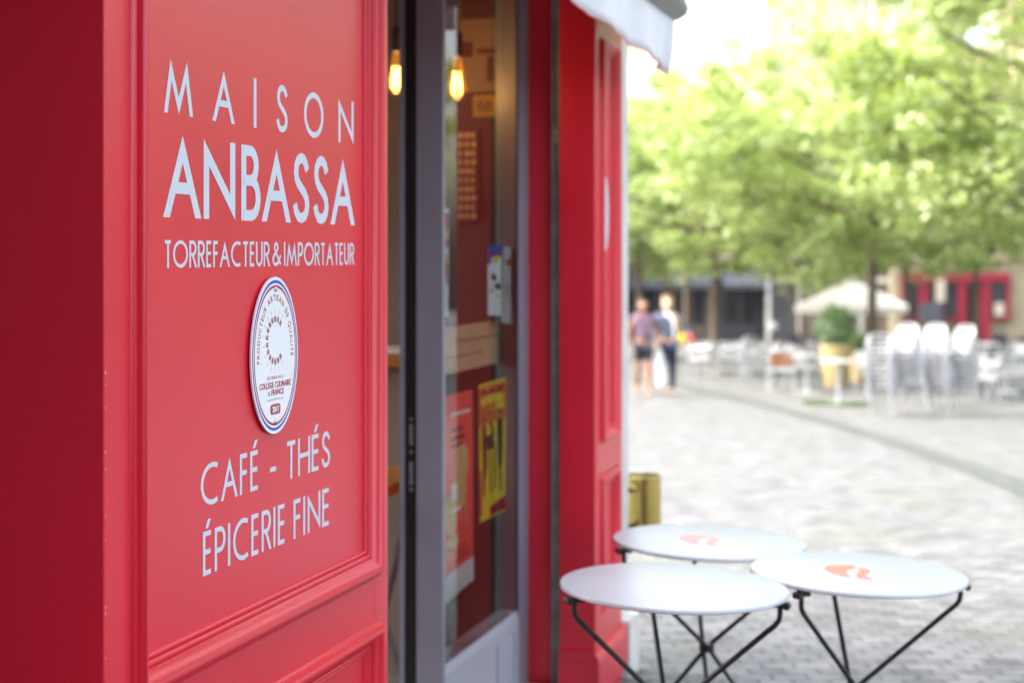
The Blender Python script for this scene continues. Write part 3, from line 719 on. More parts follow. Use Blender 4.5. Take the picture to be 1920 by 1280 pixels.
d2 = put_table(make_table("white round bistro table with vivid orange emblem, farthest right of the three", M['orange'], (226, 352, 94), 20), 1608.5, 1070.5, 400, YAW+R_(20))
d3 = put_table(make_table("white round bistro table with faded orange emblem, rearmost beside the brass bin", M['orangepale'], (196, 338, 94), 6), 1330, 1011.5, 361, YAW+R_(6))
print("TABLE LIFT", d1, d2, d3)

# ------------------------------------------------------------------ brass bin
bp = atF(1207, 890, 6.35); bx, by = bp.x, bp.y; hh = .27; r0 = .0705
bn = thing("ash_bin", "short polished brass cylinder bin fixed to the stone corner of the shop", "bin", (bx, by, bp.z - hh))
mb = MB(); mb.lathe([(.001, 0), (r0-.006, 0), (r0, .006), (r0, hh-.05), (r0+.0015, hh-.049), (r0+.0015, hh-.044), (r0, hh-.043), (r0, hh-.012)], n=40); mb.build("body", M['brass'], bn, smooth=40)
mb = MB(); mb.lathe([(r0+.0002, hh-.012), (r0+.0025, hh-.010), (r0+.0025, hh-.002), (r0, hh), (r0-.006, hh), (r0-.008, hh-.03), (.001, hh-.032)], n=40); mb.build("rim", M['brass'], bn, smooth=40)
mb = MB(); mb.tube([(-r0-.012, 0, -.03), (-r0-.012, 0, hh+.045)], .008, 8); mb.lathe([(.011, hh+.045), (.011, hh+.055), (.001, hh+.060)], c=(-r0-.012, 0, 0), n=12)
for z in (.05, hh-.07): mb.box(-r0-.020, -r0-.004, 5.981-by, .012, z, z+.022)
mb.build("wall_bracket", M['black'], bn, smooth=40)

# ------------------------------------------------------------------ posters and leaflets on the glass
GX = -1.595
def sheet(name, label, cat, pts_uv, m, bow=.004, layers=(), group=None):
    """a sheet of paper hung inside the glass: corners measured on the pane (TL, TR, BR, BL), with its print as thin layers"""
    cs = [onX(u, v, GX) for u, v in pts_uv]
    o = sum(cs, Vector())/4
    def P(s, t, d): # s across 0..1, t down 0..1
        a = cs[0].lerp(cs[1], s); b = cs[3].lerp(cs[2], s); p = a.lerp(b, t)
        p = p + Vector((d - .004 - bow*math.sin(math.pi*s)*(.4+.6*math.sin(3*t+.5)) , 0, 0)); return p - o
    th = thing(name, label, cat, o, group=group)
    nS, nT = 8, 16; mb = MB()
    vs = [P(i/nS, j/nT, 0) for j in range(nT+1) for i in range(nS+1)]; k = len(vs)
    vs += [P(i/nS, j/nT, -.0004) for j in range(nT+1) for i in range(nS+1)]
    fs = []
    for j in range(nT):
        for i in range(nS):
            a = j*(nS+1)+i; fs += [(a, a+1, a+nS+2, a+nS+1), (a+k, a+k+nS+1, a+k+nS+2, a+k+1)]
    mb.add(vs, fs); mb.build("paper", m, th, smooth=60)
    for nm, m2, polys in layers:
        mb = MB()
        for q, poly in enumerate(polys):
            # subdivide outline so that it follows the bend of the sheet
            pp = []
            for a, b in zip(poly, poly[1:]+poly[:1]):
                for e in range(3): pp.append((a[0]+(b[0]-a[0])*e/3, a[1]+(b[1]-a[1])*e/3))
            c = (sum(p[0] for p in poly)/len(poly), sum(p[1] for p in poly)/len(poly))
            ring_ = [P(s, t, .0008+.0003*layers.index((nm, m2, polys))) for s, t in pp]; n_ = len(ring_)
            mid = [P(c[0]+(s-c[0])*.5, c[1]+(t-c[1])*.5, .0008+.0003*layers.index((nm, m2, polys))) for s, t in pp]
            mb.add(ring_+mid+[P(c[0], c[1], .0008+.0003*layers.index((nm, m2, polys)))], [(i, (i+1) % n_, (i+1) % n_+n_, i+n_) for i in range(n_)] + [(n_+i, n_+(i+1) % n_, 2*n_) for i in range(n_)])
        mb.build(nm, m2, th)
    return th
def rect(a, b, c, d): return [(a, b), (c, b), (c, d), (a, d)]
def blob(cx, cy, rx, ry, n=10, j=.2, seed=0):
    g = random.Random(seed); return [(cx+rx*math.cos(6.283*i/n)*(1+g.uniform(-j, j)), cy+ry*math.sin(6.283*i/n)*(1+g.uniform(-j, j))) for i in range(n)]
sheet("poster", "coral red poster with sandy figure and white foot band on the door glass", "poster",
      [(826, 746), (888, 730), (890, 1086), (826, 1142)], M['redposter'], .010,
      [("white_band", M['paper'], [rect(0, .875, 1, 1)]),
       ("figure", M['sand'], [blob(.72, .36, .16, .11, 12, .12, 1), blob(.68, .50, .15, .09, 12, .2, 2), blob(.38, .60, .22, .10, 12, .25, 3), rect(.80, .55, .83, .70), rect(.66, .58, .69, .66), blob(.42, .74, .20, .05, 10, .2, 8)]),
       ("print_lines", M['blackink'], [rect(.42, .175, .75, .19), rect(.42, .215, .78, .235), rect(.42, .255, .75, .27), rect(.55, .80, .85, .808), rect(.45, .83, .9, .838), rect(.60, .77, .8, .778)]),
       ("white_print", M['paper'], [rect(.40, .095, .92, .11), rect(.43, .45, .57, .53), rect(.40, .575, .68, .59)])])
sheet("poster", "yellow and orange poster with black figures on the door glass", "poster",
      [(900, 722), (951, 708), (949, 957), (902, 980)], M['yellow'], .008,
      [("orange_field", M['orangeink'], [rect(.0, .02, 1, .30), rect(0, .62, .10, .95)]),
       ("yellow_title", M['yellow'], [rect(.08, .10, .92, .16), rect(.55, .17, .95, .215), rect(.10, .03, .5, .06)]),
       ("figures", M['blackink'], [blob(.22, .27, .05, .03, 8, .1, 1), blob(.80, .25, .05, .03, 8, .1, 2), [(.12, .30), (.30, .31), (.34, .60), (.24, .72), (.16, .60)], [(.72, .28), (.90, .29), (.88, .62), (.80, .70), (.74, .62)], [(.30, .40), (.62, .38), (.58, .50), (.36, .50)], rect(.44, .5, .49, .82), rect(.60, .45, .65, .80), [(.16, .60), (.24, .60), (.22, .80), (.14, .84)], [(.78, .62), (.84, .62), (.86, .82), (.80, .84)], rect(.52, .33, .60, .44), blob(.50, .31, .05, .025, 8, .1, 5)]),
       ("orange_title", M['redink'], [rect(.10, .045, .30, .085), rect(.36, .05, .62, .08), rect(.68, .045, .9, .085), rect(.12, .225, .5, .24)]),
       ("red_block", M['redink'], [[(.42, .92), (1, .88), (1, .985), (.42, .99)]])])
sheet("leaflet", "narrow leaflet with blue head and small coloured picture on the glass", "leaflet",
      [(917, 461), (942, 460), (942, 591), (917, 591)], M['paper'], .002,
      [("blue_head", M['blue'], [rect(0, 0, 1, .16), rect(0, .16, .25, .26)]), ("yellow_spot", M['yellow'], [blob(.6, .20, .3, .05, 10, .1, 3)]),
       ("picture", M['redink'], [blob(.5, .46, .2, .05, 8, .2, 4), rect(.1, .10, .9, .135)]), ("dark_picture", M['blackink'], [blob(.72, .58, .2, .05, 8, .25, 5), blob(.35, .42, .1, .03, 8, .25, 6), blob(.3, .64, .16, .02, 8, .2, 7)]), ("sand_picture", M['sand'], [blob(.2, .66, .18, .03, 8, .2, 9), blob(.7, .72, .2, .02, 8, .2, 10)])])
sheet("leaflet", "pale grey green bookmark leaflet with brown seal, nearest the door edge", "leaflet",
      [(946, 462), (966, 464), (962, 607), (942, 604)], M['greypaper'], .002,
      [("seal", M['brownleather'], [blob(.55, .205, .32, .045, 10, .1, 1)]), ("print_lines", M['taupeink'], [rect(.5, .5, .62, .7), rect(.3, .4, .36, .62)])])
sheet("leaflet", "white leaflet with red print half hidden behind the grey door post", "leaflet",
      [(826, 393), (844, 390), (843, 592), (826, 596)], M['paper'], .002,
      [("red_print", M['coral'], [rect(.60, .04, .95, .2), rect(.7, .28, .95, .36), blob(.8, .6, .14, .14, 8, .3, 3)]), ("sand_print", M['sand'], [rect(.6, .2, .9, .27), rect(.62, .42, .9, .5)])])

# slatted wooden board behind the glass
a = onX(826, 620, -1.66); b = onX(955, 604, -1.66); zt, zb = 1.352, 1.205
bd = thing("wooden_board", "pale wooden board with two long slots behind the door glass", "board", (-1.66, (a.y+b.y)/2, 1.28))
mb = MB(); ym = (a.y+b.y)/2
for z0, z1 in ((zb-1.28, -.028), (-.022, .020), (.026, zt-1.28)): mb.box(-.012, .012, a.y-ym, b.y-ym, z0, z1)
mb.box(-.011, .011, b.y-ym-.35, b.y-ym-.001, -.028, -.022); mb.box(-.011, .011, b.y-ym-.07, b.y-ym-.001, .020, .026); mb.box(-.011, .011, a.y-ym+.001, a.y-ym+.10, .020, .026)
mb.build("slats", M['wood'], bd)
mb = MB()
for y in (a.y-ym+.05, b.y-ym-.05): mb.box(-.035, -.0125, y-.015, y+.015, -1.22, .05)
mb.build("supports", M['black'], bd)

# ------------------------------------------------------------------ inside the shop
def pendant(u, v, F, label):
    p = atF(u, v, F)
    t = thing("pendant_lamp", label, "lamp", (p.x, p.y, p.z), group="bare filament bulbs hung inside the shop")
    mb = MB(); mb.tube([(0, 0, 2.9-p.z), (0, 0, .16)], .004, 6); mb.build("cord", M['blackink'], t)
    mb = MB(); mb.lathe([(.004, .172), (.016, .165), (.019, .15), (.019, .082), (.014, .078)], n=16); mb.build("socket", M['blackink'], t, smooth=40)
    mb = MB(); mb.lathe([(.001, -.068), (.014, -.064), (.025, -.050), (.031, -.030), (.031, -.012), (.026, .015), (.018, .045), (.013, .077)], n=20); mb.build("bulb", M['bulb'], t, smooth=60)
    mb = MB()
    for k in range(5):
        an = 6.283*k/5; mb.tube([(.011*math.cos(an), .011*math.sin(an), .030), (.016*math.cos(an), .016*math.sin(an), -.045)], .0018, 6)
    mb.build("filament", M['filament'], t)
    ld = bpy.data.lights.new("bulb_light", 'POINT'); ld.energy = 0.5; ld.color = (1, .70, .42); ld.shadow_soft_size = .03
    lo = bpy.data.objects.new("bulb_light", ld); C.objects.link(lo); lo.location = (0, 0, -.01); lo.parent = t
    return t
pendant(743, 142, 5.45, "glowing amber filament bulb seen through the open doorway")
pendant(857, 152, 5.35, "glowing amber filament bulb seen through the glass pane")
# end wall pictures
def wall_sheet(name, label, cat, uv, m, layers=(), Y=5.468):
    p0 = onY(uv[0], uv[1], Y); p1 = onY(uv[2], uv[3], Y); x0, x1 = sorted((p0.x, p1.x)); z0, z1 = sorted((p0.z, p1.z))
    t = thing(name, label, cat, ((x0+x1)/2, Y, (z0+z1)/2)); w, h = (x1-x0)/2, (z1-z0)/2
    mb = MB(); mb.box(-w, w, -.012, 0, -h, h); mb.build("board", m, t)
    for nm, m2, rs in layers:
        mb = MB()
        for a_, b_, c_, d_ in rs: mb.box(-w+2*w*a_, -w+2*w*c_, -.0145, -.0122, h-2*h*d_, h-2*h*b_)
        mb.build(nm, m2, t)
    return t
wall_sheet("picture", "dim brown picture high on the end wall behind the glass", "picture", (862, -60, 938, 172), M['taupe'], [("dark_mass", M['maroon'], [(.05, .02, .95, .42), (.10, .60, .35, .72), (.45, .66, .9, .70), (.70, .72, .86, .92)])])
wall_sheet("sign", "small yellow sign with black lettering on the end wall", "sign", (889, 180, 931, 219), M['dullyellow'], [("lettering", M['blackink'], [(.2, .25, .27, .75), (.34, .25, .42, .75), (.5, .3, .56, .8), (.62, .25, .70, .75), (.76, .3, .82, .75)])])
wall_sheet("menu_board", "brown menu board with tan text columns on the end wall", "board", (856, 245, 899, 415), M['maroon'], [("text_columns", M['wood'], [(.12+.28*i, .03+.098*j, .12+.28*i+rg.uniform(.14, .24), .03+.098*j+.06) for i in range(3) for j in range(10)])])
# high counter and table seen through the doorway
p = onY(735, 668, 5.3)
ct = thing("counter", "high wooden counter inside the doorway with papers on it", "counter", (p.x-.25, 5.30, .05))
mb = MB(); mb.box(-.55, .32, -.02, .40, 1.13, 1.175); mb.build("counter_top", M['woodorange'], ct)
mb = MB(); mb.box(-.50, .27, .03, .38, 0, 1.128); mb.build("counter_body", M['taupe'], ct)
mb = MB()
for i in range(5): mb.box(-.12+.01*i, .10+.006*i, -.02+.02*i, .20, .0002+.003*i, .003*i+.0028)
pp = mb.build("papers", M['paper']); pp.location = (p.x-.02, 5.33, 1.2252); tag(pp, "loose stack of white papers on the counter", "papers")
q = atF(722, 900, 5.05)
wt = thing("wooden_table", "oak topped table with crossed black legs inside the doorway", "table", (q.x-.28, q.y, .05))
mb = MB(); mb.box(-.40, .34, -.32, .32, .775, .81); mb.build("tabletop", M['woodorange'], wt)
for sx in (-.3, .27):
    for s in (1, -1):
        mb = MB(); mb.tube([(sx, -.29*s, 0), (sx+.012*s, .29*s, .774)], .014, 8); mb.build("leg", M['steel'], wt)

# ------------------------------------------------------------------ the square: aluminium armchairs
def make_chair(label, m=None, backmat=None, name="bistro_chair", group=None):
    m = m or M['aluchair']
    t = thing(name, label, "chair", group=group)
    for s in (-1, 1):
        mb = MB(); mb.tube([(s*.265, -.245, 0), (s*.262, -.235, .45), (s*.262, -.225, .58), (s*.263, -.18, .655)], .0135, 8); mb.build("leg", m, t, smooth=50)
        mb = MB(); mb.tube([(s*.235, .315, 0), (s*.232, .235, .43), (s*.230, .245, .50)], .0135, 8); mb.build("leg", m, t, smooth=50)
        mb = MB(); mb.tube([(s*.263, -.18, .655), (s*.263, -.10, .672), (s*.262, .10, .668), (s*.238, .275, .655)], .017, 8); mb.build("armrest", m, t, smooth=50)
    mb = MB()
    for k in range(7):
        y = -.235+.073*k; mb.box(-.235, .235, y, y+.058, .437-.0045*k, .449-.0045*k)
    mb.tube([(-.235, -.24, .43), (-.235, .24, .41)], .011, 6); mb.tube([(.235, -.24, .43), (.235, .24, .41)], .011, 6)
    mb.build("seat", m, t)
    mb = MB()
    fr = [(-.230, .235, .46), (-.232, .285, .64), (-.222, .322, .76), (-.17, .345, .815), (0, .352, .832), (.17, .345, .815), (.222, .322, .76), (.232, .285, .64), (.230, .235, .46)]
    mb.tube(fr, .0135, 8, 0)
    for k in range(5):
        z = .515+.055*k; y = .252+.040*(z-.46)/.18*.9
        mb.add([(-.225, y, z), (0, y+.03, z), (.225, y, z), (-.225, y+.006, z+.042), (0, y+.036, z+.042), (.225, y+.006, z+.042)], [(0, 1, 4, 3), (1, 2, 5, 4)], 1)
        mb.add([(-.225, y+.008, z), (0, y+.038, z), (.225, y+.008, z), (-.225, y+.014, z+.042), (0, y+.044, z+.042), (.225, y+.014, z+.042)], [(3, 4, 1, 0), (4, 5, 2, 1)], 1)
    mb.build("backrest", [m, backmat or m], t, smooth=50)
    return t
ch0 = None
GS = "aluminium chairs stacked on the square"; GC = "aluminium chairs set out on the square"
def chair_at(loc, rz, label, group, dz=0):
    global ch0
    if ch0 is None:
        ch0 = make_chair(label, group=group); ch0.location = loc; ch0.rotation_euler = (0, 0, rz); ch0.location.z += dz; return ch0
    return dup(ch0, (loc[0], loc[1], loc[2]+dz), rz, label, group)
ordn = ["lowest", "second from the bottom", "third from the bottom", "fourth from the bottom", "fourth from the top", "third from the top", "second from the top", "topmost"]
for (u, v, nm, rot) in ((1676, 779, "the left stack beside the yellow planter", -66), (1783, 779, "the right stack of the pair", -72), (1733, 764, "the middle stack half hidden behind the pair", -60)):
    p, F = foot(u, v); rz = YAW + R_(rot); fwd = Vector((math.sin(rz), -math.cos(rz), 0))
    for k in range(8):
        q = p - fwd*(-.015*k + .04)
        chair_at(q, rz+R_(random.uniform(-1.2, 1.2)), "aluminium armchair, %s in %s" % (ordn[k], nm), GS, .076*k)
# pale cafe tables
def make_cafe_table(label, square=False):
    t = thing("cafe_table", label, "table", group="pale cafe tables on the square")
    mb = MB()
    if square: mb.box(-.34, .34, -.34, .34, .715, .74)
    else: mb.lathe([(.001, .712), (.33, .712), (.345, .722), (.345, .732), (.335, .738), (.001, .739)], n=28)
    mb.build("tabletop", M['aluchair'], t, smooth=40)
    mb = MB(); mb.tube([(0, 0, .03), (0, 0, .711)], .035, 10); mb.build("pedestal", M['aluchair'], t, smooth=50)
    mb = MB(); mb.lathe([(.001, 0), (.23, 0), (.23, .012), (.10, .035), (.04, .05)], n=20); mb.build("base", M['aluchair'], t, smooth=50)
    return t
tb0 = make_cafe_table("round cafe table on a pedestal in front of the yellow planter"); p, F = foot(1572, 757); tb0.location = p
for u, v, lab in ((1513, 737, "round cafe table between the tan backed chair and the yellow planter"), (1396, 704, "round cafe table behind the tan backed chair, near the thin tree"),
                  (1888, 735, "round cafe table right of the stacked chairs, nearest to them"), (1930, 722, "round cafe table at the right edge of the photo"), (1342, 700, "round cafe table nearest the walking people"),
                  (1850, 700, "round cafe table behind the right chair stack")):
    p, F = foot(u, v); dup(tb0, p, random.uniform(0, 3), lab)
for u, v, rot, lab in ((1318, 706, 60, "aluminium chair nearest the walking people"), (1368, 706, -100, "aluminium chair between the two small far tables"),
                       (1425, 708, -95, "aluminium chair right of the far table, left of the tan backed chair"), (1500, 722, 150, "aluminium chair directly behind the tan backed chair"),
                       (1845, 752, -120, "aluminium chair just right of the right stack"), (1900, 712, -60, "aluminium chair between the tables at the right edge"),
                       (1640, 738, 100, "aluminium chair half hidden behind the left stack"), (1868, 745, 100, "aluminium chair pulled up to the table right of the stacks"), (1404, 690, 180, "aluminium chair behind the far table")):
    p, F = foot(u, v); chair_at(p, YAW+R_(rot), lab, GC)
tan = make_chair("aluminium armchair with a tan leather back facing away from the camera", backmat=M['brownleather'], group=GC)
p, F = foot(1465, 734); tan.location = p; tan.rotation_euler = (0, 0, YAW+R_(172))
# dark rattan chairs in front of the far fronts
dk = make_chair("dark rattan chair left of the others on the far terrace", M['rattan'], name="rattan_chair", group="dark rattan chairs on the far terrace"); p, F = foot(1484, 676); dk.location = p
for i, (u, v, lab) in enumerate(((1506, 677, "dark rattan chair second from the left on the far terrace"), (1530, 676, "dark rattan chair behind the yellow planter"), (1885, 676, "dark rattan chair below the right window of the crimson cafe"), (1912, 678, "dark rattan chair at the far right under the cafe wall"), (1862, 680, "dark rattan chair below the cafe door"))):
    p, F = foot(u, v); dup(dk, p, YAW+R_(random.uniform(-180, 180)), lab)
# planters
def foliage(n, centres, size, squash=1.0, seed=1):
    g = random.Random(seed); mb = MB(); vs = []; fs = []
    for (c, r, th) in centres:
        for _ in range(n):
            while True:
                d = Vector((g.uniform(-1, 1), g.uniform(-1, 1), g.uniform(-1, 1)))
                if d.length < 1: break
            p = Vector(c) + Vector((d.x*r, d.y*r, d.z*th)); s = size*g.uniform(.55, 1.25)
            a = Vector((g.gauss(0, 1), g.gauss(0, 1), g.gauss(0, .45))).normalized(); b = a.cross(Vector((g.gauss(0, .5), g.gauss(0, .5), 1))).normalized()
            nn = a.cross(b)*s*.12
            o = len(vs); vs += [p-a*s, p+b*s*.55+nn, p+a*s, p-b*s*.55+nn]; fs.append((o, o+1, o+2, o+3))
    mb.add(vs, fs); return mb
def planter(u, v, sc, lab, shrub, tall=1.0):
    p, F = foot(u, v)
    t = thing("planter", lab, "planter", p, group="ochre planters between the tables")
    mb = MB(); mb.lathe([(.001, 0), (.22*sc, 0), (.24*sc, .02), (.30*sc, .62*sc), (.335*sc, .80*sc), (.345*sc, .82*sc), (.345*sc, .88*sc), (.31*sc, .88*sc), (.30*sc, .82*sc), (.001, .82*sc)], n=28); mb.build("pot", M['pot'], t, smooth=40)
    s = thing("potted_shrub", shrub, "shrub", (p.x, p.y, p.z+.82*sc)); g = random.Random(int(u))
    cs = []
    for k in range(44):
        zz = 1-2*(k+.5)/44; aa = 2.4*k; rr = math.sqrt(1-zz*zz)*.36*g.uniform(.62, 1.2); cs.append(((rr*math.cos(aa)*sc, rr*math.sin(aa)*sc, (.46+.40*zz*g.uniform(.85, 1.05))*sc*tall), .13*sc, .11*sc))
    o = foliage(38, cs, .055, seed=int(u)).build("foliage", M['leafC'], s)
    mb = MB()
    for k in range(5): mb.tube([(0, 0, 0), (g.uniform(-.15, .15)*sc, g.uniform(-.15, .15)*sc, .5*sc)], [.02, .008], 6)
    mb.build("stems", M['bark'], s)
planter(1567, 724, 1.0, "large ochre planter below the parasol", "round green shrub in the large ochre planter")
planter(1612, 718, .72, "smaller ochre planter between the large one and the left chair stack", "pale green shrub in the smaller ochre planter", .7)
# grass strip under the trees
g = random.Random(5); mb = MB(); vs = []; fs = []
for i in range(1500):
    u = g.uniform(1510, 1628); p, F = spot(u, 0), 0
    F = g.uniform(25.6, 26.9) + .25*math.sin(u*.05); p = spot(u, F); h = g.uniform(.02, .06); a = g.uniform(0, 6.28); w = .012
    d = Vector((math.cos(a), math.sin(a), 0)); l_ = Vector((g.gauss(0, .03), g.gauss(0, .03), h)); o = len(vs)
    vs += [p-d*w, p+d*w, p+l_]; fs.append((o, o+1, o+2))
mb.add(vs, fs); go = mb.build("grass", M['grass']); go["kind"] = "stuff"; go["label"] = "strip of short green grass below the chairs"; go["category"] = "grass"

# parasol
p = spot(1597, 40.0)
pa = thing("parasol", "large open cream parasol behind the planters", "parasol", p)
zt = EYE + (HOR-524)/FPX*40.0 - p.z; zr = EYE + (HOR-573)/FPX*40.0 - p.z
mb = MB(); n = 8; Rr = 1.49; vs = [(0, 0, zt)]
for k in range(n):
    a = 2*math.pi*(k+.5)/n; vs.append((Rr*math.cos(a), Rr*math.sin(a), zr)); 
for k in range(n):
    a = 2*math.pi*(k+1)/n; vs.append((Rr*.5*math.cos(a)*.93, Rr*.5*math.sin(a)*.93, (zt+zr)/2-.03))
fs = []
for k in range(n):
    k2 = (k+1) % n; fs += [(0, 1+k, 1+n+k), (0, 1+n+k, 1+k2), (1+k, 1+k2, 1+n+k)]
for k in range(n):
    a = 2*math.pi*(k+.5)/n; vs.append((Rr*1.0*math.cos(a), Rr*math.sin(a), zr-.16))
for k in range(n): fs.append((1+k, 1+(k+1) % n, 1+2*n+(k+1) % n, 1+2*n+k))
mb.add(vs, fs); cn = mb.build("canopy", M['parasol'], pa); cn.modifiers.new("thickness", 'SOLIDIFY').thickness = .004
mb = MB(); mb.tube([(0, 0, 0), (0, 0, zt+.10)], .03, 10); mb.build("pole", M['wood'], pa, smooth=40)
mb = MB()
for k in range(n):
    a = 2*math.pi*(k+.5)/n; mb.tube([(.04*math.cos(a), .04*math.sin(a), zt-.06), (Rr*.98*math.cos(a), Rr*.98*math.sin(a), zr-.02)], .008, 5)
mb.build("ribs", M['wood'], pa)
mb = MB(); mb.lathe([(.001, 0), (.30, 0), (.30, .07), (.06, .10), (.05, .3)], n=20); mb.build("base", M['black'], pa, smooth=40)
# lamp post
p, F = foot(1449, 700)
lpst = thing("lamp_post", "slim plum grey post rising into the tree crowns", "post", p)
ztop = EYE + (HOR-300)/FPX*F - p.z
mb = MB(); mb.lathe([(.001, 0), (.13, 0), (.13, .10), (.09, .16), (.085, .9), (.065, .95), (.062, 1.0), (.055, ztop), (.001, ztop)], n=14); mb.build("shaft", M['postpaint'], lpst, smooth=40)
mb = MB(); mb.lathe([(.055, ztop-.02), (.10, ztop+.02), (.19, ztop+.45), (.05, ztop+.60), (.001, ztop+.66)], n=6); mb.build("lantern", M['postpaint'], lpst)
mb = MB(); zz = EYE + (HOR-612)/FPX*F - p.z; mb.lathe([(.001, zz-.13), (.10, zz-.09), (.13, zz), (.10, zz+.09), (.001, zz+.13)], c=(0, -.10, 0), n=16); mb.build("globe", M['white'], lpst, smooth=60)

# ------------------------------------------------------------------ people
def skin(name, V, E, Rd, m, parent, sub=2, root=0):
    me = bpy.data.meshes.new(name); me.from_pydata(V, E, []); o = bpy.data.objects.new(name, me); C.objects.link(o)
    s = o.modifiers.new("skin", 'SKIN'); s.use_smooth_shade = True
    sd = o.modifiers.new("sub", 'SUBSURF'); sd.levels = sub; sd.render_levels = sub
    if not me.skin_vertices:
        bm = bmesh.new(); bm.from_mesh(me); bm.verts.layers.skin.verify(); bm.to_mesh(me); bm.free()
    for i, sv in enumerate(me.skin_vertices[0].data):
        r = Rd[i]; sv.radius = r if isinstance(r, tuple) else (r, r); sv.use_root = (i == root)
    dg = bpy.context.evaluated_depsgraph_get(); me2 = bpy.data.meshes.new_from_object(o.evaluated_get(dg))
    bpy.data.objects.remove(o); me2.name = name
    me2.materials.clear(); me2.materials.append(m)
    o2 = bpy.data.objects.new(name, me2); C.objects.link(o2); o2.parent = parent; return o2
def person(loc, rz, label, J, skinm, hairm, topm, legm, leg_to, sleeve_to, shoe, hair_long):
    t = thing("person", label, "person", loc, rz)
    V = []; E = []; Rd = []; idx = {}
    def add(n_, p, r, par=None):
        idx[n_] = len(V); V.append(p); Rd.append(r)
        if par: E.append((idx[par], idx[n_]))
    add('pelvis', J['pelvis'], (.135, .105)); add('waist', J['waist'], (.118, .090), 'pelvis'); add('chest', J['chest'], (.135, .100), 'waist'); add('neckb', J['neckb'], (.07, .07), 'chest')
    add('neck', J['neck'], (.05, .05), 'neckb'); add('jaw', J['jaw'], (.058, .072), 'neck'); add('head', J['head'], (.076, .092), 'jaw'); add('crown', J['crown'], (.055, .066), 'head')
    hx, hy, hz = J['head']; add('nose', (hx, hy-.105, hz-.03), (.012, .012), 'head')
    for s in (1, -1):
        S = 'l' if s > 0 else 'r'
        add('ear'+S, (hx+s*.082, hy+.008, hz-.02), (.012, .020), 'head')
        add('hip'+S, J['hip'+S], .088, 'pelvis'); add('knee'+S, J['knee'+S], .058, 'hip'+S); add('calf'+S, tuple((a*.7+b*.3) for a, b in zip(J['knee'+S], J['ankle'+S])), .056, 'knee'+S); add('ankle'+S, J['ankle'+S], .036, 'calf'+S)
        ax, ay, az = J['ankle'+S]; add('toe'+S, (ax, ay-.15, az-.045), (.040, .025), 'ankle'+S)
        add('sh'+S, J['sh'+S], .056, 'chest'); add('el'+S, J['el'+S], .040, 'sh'+S); add('wr'+S, J['wr'+S], .027, 'el'+S)
        w = Vector(J['wr'+S]); d = (w - Vector(J['el'+S])).normalized(); side = d.cross(Vector((1, 0, 0))).normalized()
        pm = w + d*.075; add('palm'+S, tuple(pm), (.020, .034), 'wr'+S)
        for f in range(4):
            off = side*(.026-.017*f); ln = (.062, .074, .070, .055)[f]
            a = pm + d*.028 + off; add('f%d%s' % (f, S), tuple(a), .0095, 'palm'+S); add('g%d%s' % (f, S), tuple(a + d*ln*.55 + Vector((-s*.012, 0, 0))), .0085, 'f%d%s' % (f, S)); add('h%d%s' % (f, S), tuple(a + d*ln*.9 + Vector((-s*.034, 0, 0))), .0075, 'g%d%s' % (f, S))
        a = w + d*.035 + side*.036; add('t0'+S, tuple(a), .010, 'wr'+S); add('t1'+S, tuple(a + d*.04 + side*.016), .008, 't0'+S)
    skin("body", V, E, Rd, skinm, t)
    def sub(names, edges, grow, nm, m_, ends={}):
        v = [ends.get(n_, V[idx[n_]]) for n_ in names]; r = []
        for n_ in names:
            q = Rd[idx[n_]]; q = q if isinstance(q, tuple) else (q, q); r.append((q[0]+grow, q[1]+grow))
        skin(nm, v, [(names.index(a), names.index(b)) for a, b in edges], r, m_, t)
    mixp = lambda a, b, k: tuple(x*(1-k)+y*k for x, y in zip(V[idx[a]], V[idx[b]]))
    ks = sleeve_to
    names = ['pelvis', 'waist', 'chest', 'neckb', 'shl', 'ell', 'shr', 'elr']
    edges = [('pelvis', 'waist'), ('waist', 'chest'), ('chest', 'neckb'), ('chest', 'shl'), ('shl', 'ell'), ('chest', 'shr'), ('shr', 'elr')]
    ends = {'ell': mixp('shl', 'ell', ks), 'elr': mixp('shr', 'elr', ks)}
    if ks > 1: ends = {}; names += ['wrl', 'wrr']; edges += [('ell', 'wrl'), ('elr', 'wrr')]
    sub(names, edges, .016, "top", topm, ends)
    names = ['pelvis', 'hipl', 'kneel', 'hipr', 'kneer']; edges = [('pelvis', 'hipl'), ('hipl', 'kneel'), ('pelvis', 'hipr'), ('hipr', 'kneer')]; ends = {}
    if leg_to > 1: names += ['anklel', 'ankler']; edges += [('kneel', 'anklel'), ('kneer', 'ankler')]
    else: ends = {'kneel': mixp('hipl', 'kneel', leg_to), 'kneer': mixp('hipr', 'kneer', leg_to)}
    sub(names, edges, .020, "trousers" if leg_to > 1 else "shorts", legm, ends)
    for S in 'lr':
        a = V[idx['ankle'+S]]; b = V[idx['toe'+S]]
        skin("shoe", [(a[0], a[1]+.04, a[2]-.045), (a[0], a[1]-.04, a[2]-.035), b], [(0, 1), (1, 2)], [(.042, .035), (.046, .040), (.048, .030)], shoe, t)
    hv = [(hx, hy+.015, hz+.03), (hx, hy+.035, hz+.09), (hx, hy-.03, hz+.105), (hx, hy+.075, hz-.01), (hx, hy+.085, hz-.12)]; he = [(0, 1), (1, 2), (0, 3), (3, 4)]; hr = [(.092, .09), (.085, .075), (.07, .045), (.092, .06), (.075, .045)]
    if hair_long:
        hv += [(hx-.085, hy+.03, hz-.10), (hx+.085, hy+.03, hz-.10)]; he += [(3, 5), (3, 6)]; hr += [(.028, .04), (.028, .04)]
    skin("hair", hv, he, hr, hairm, t)
    return t
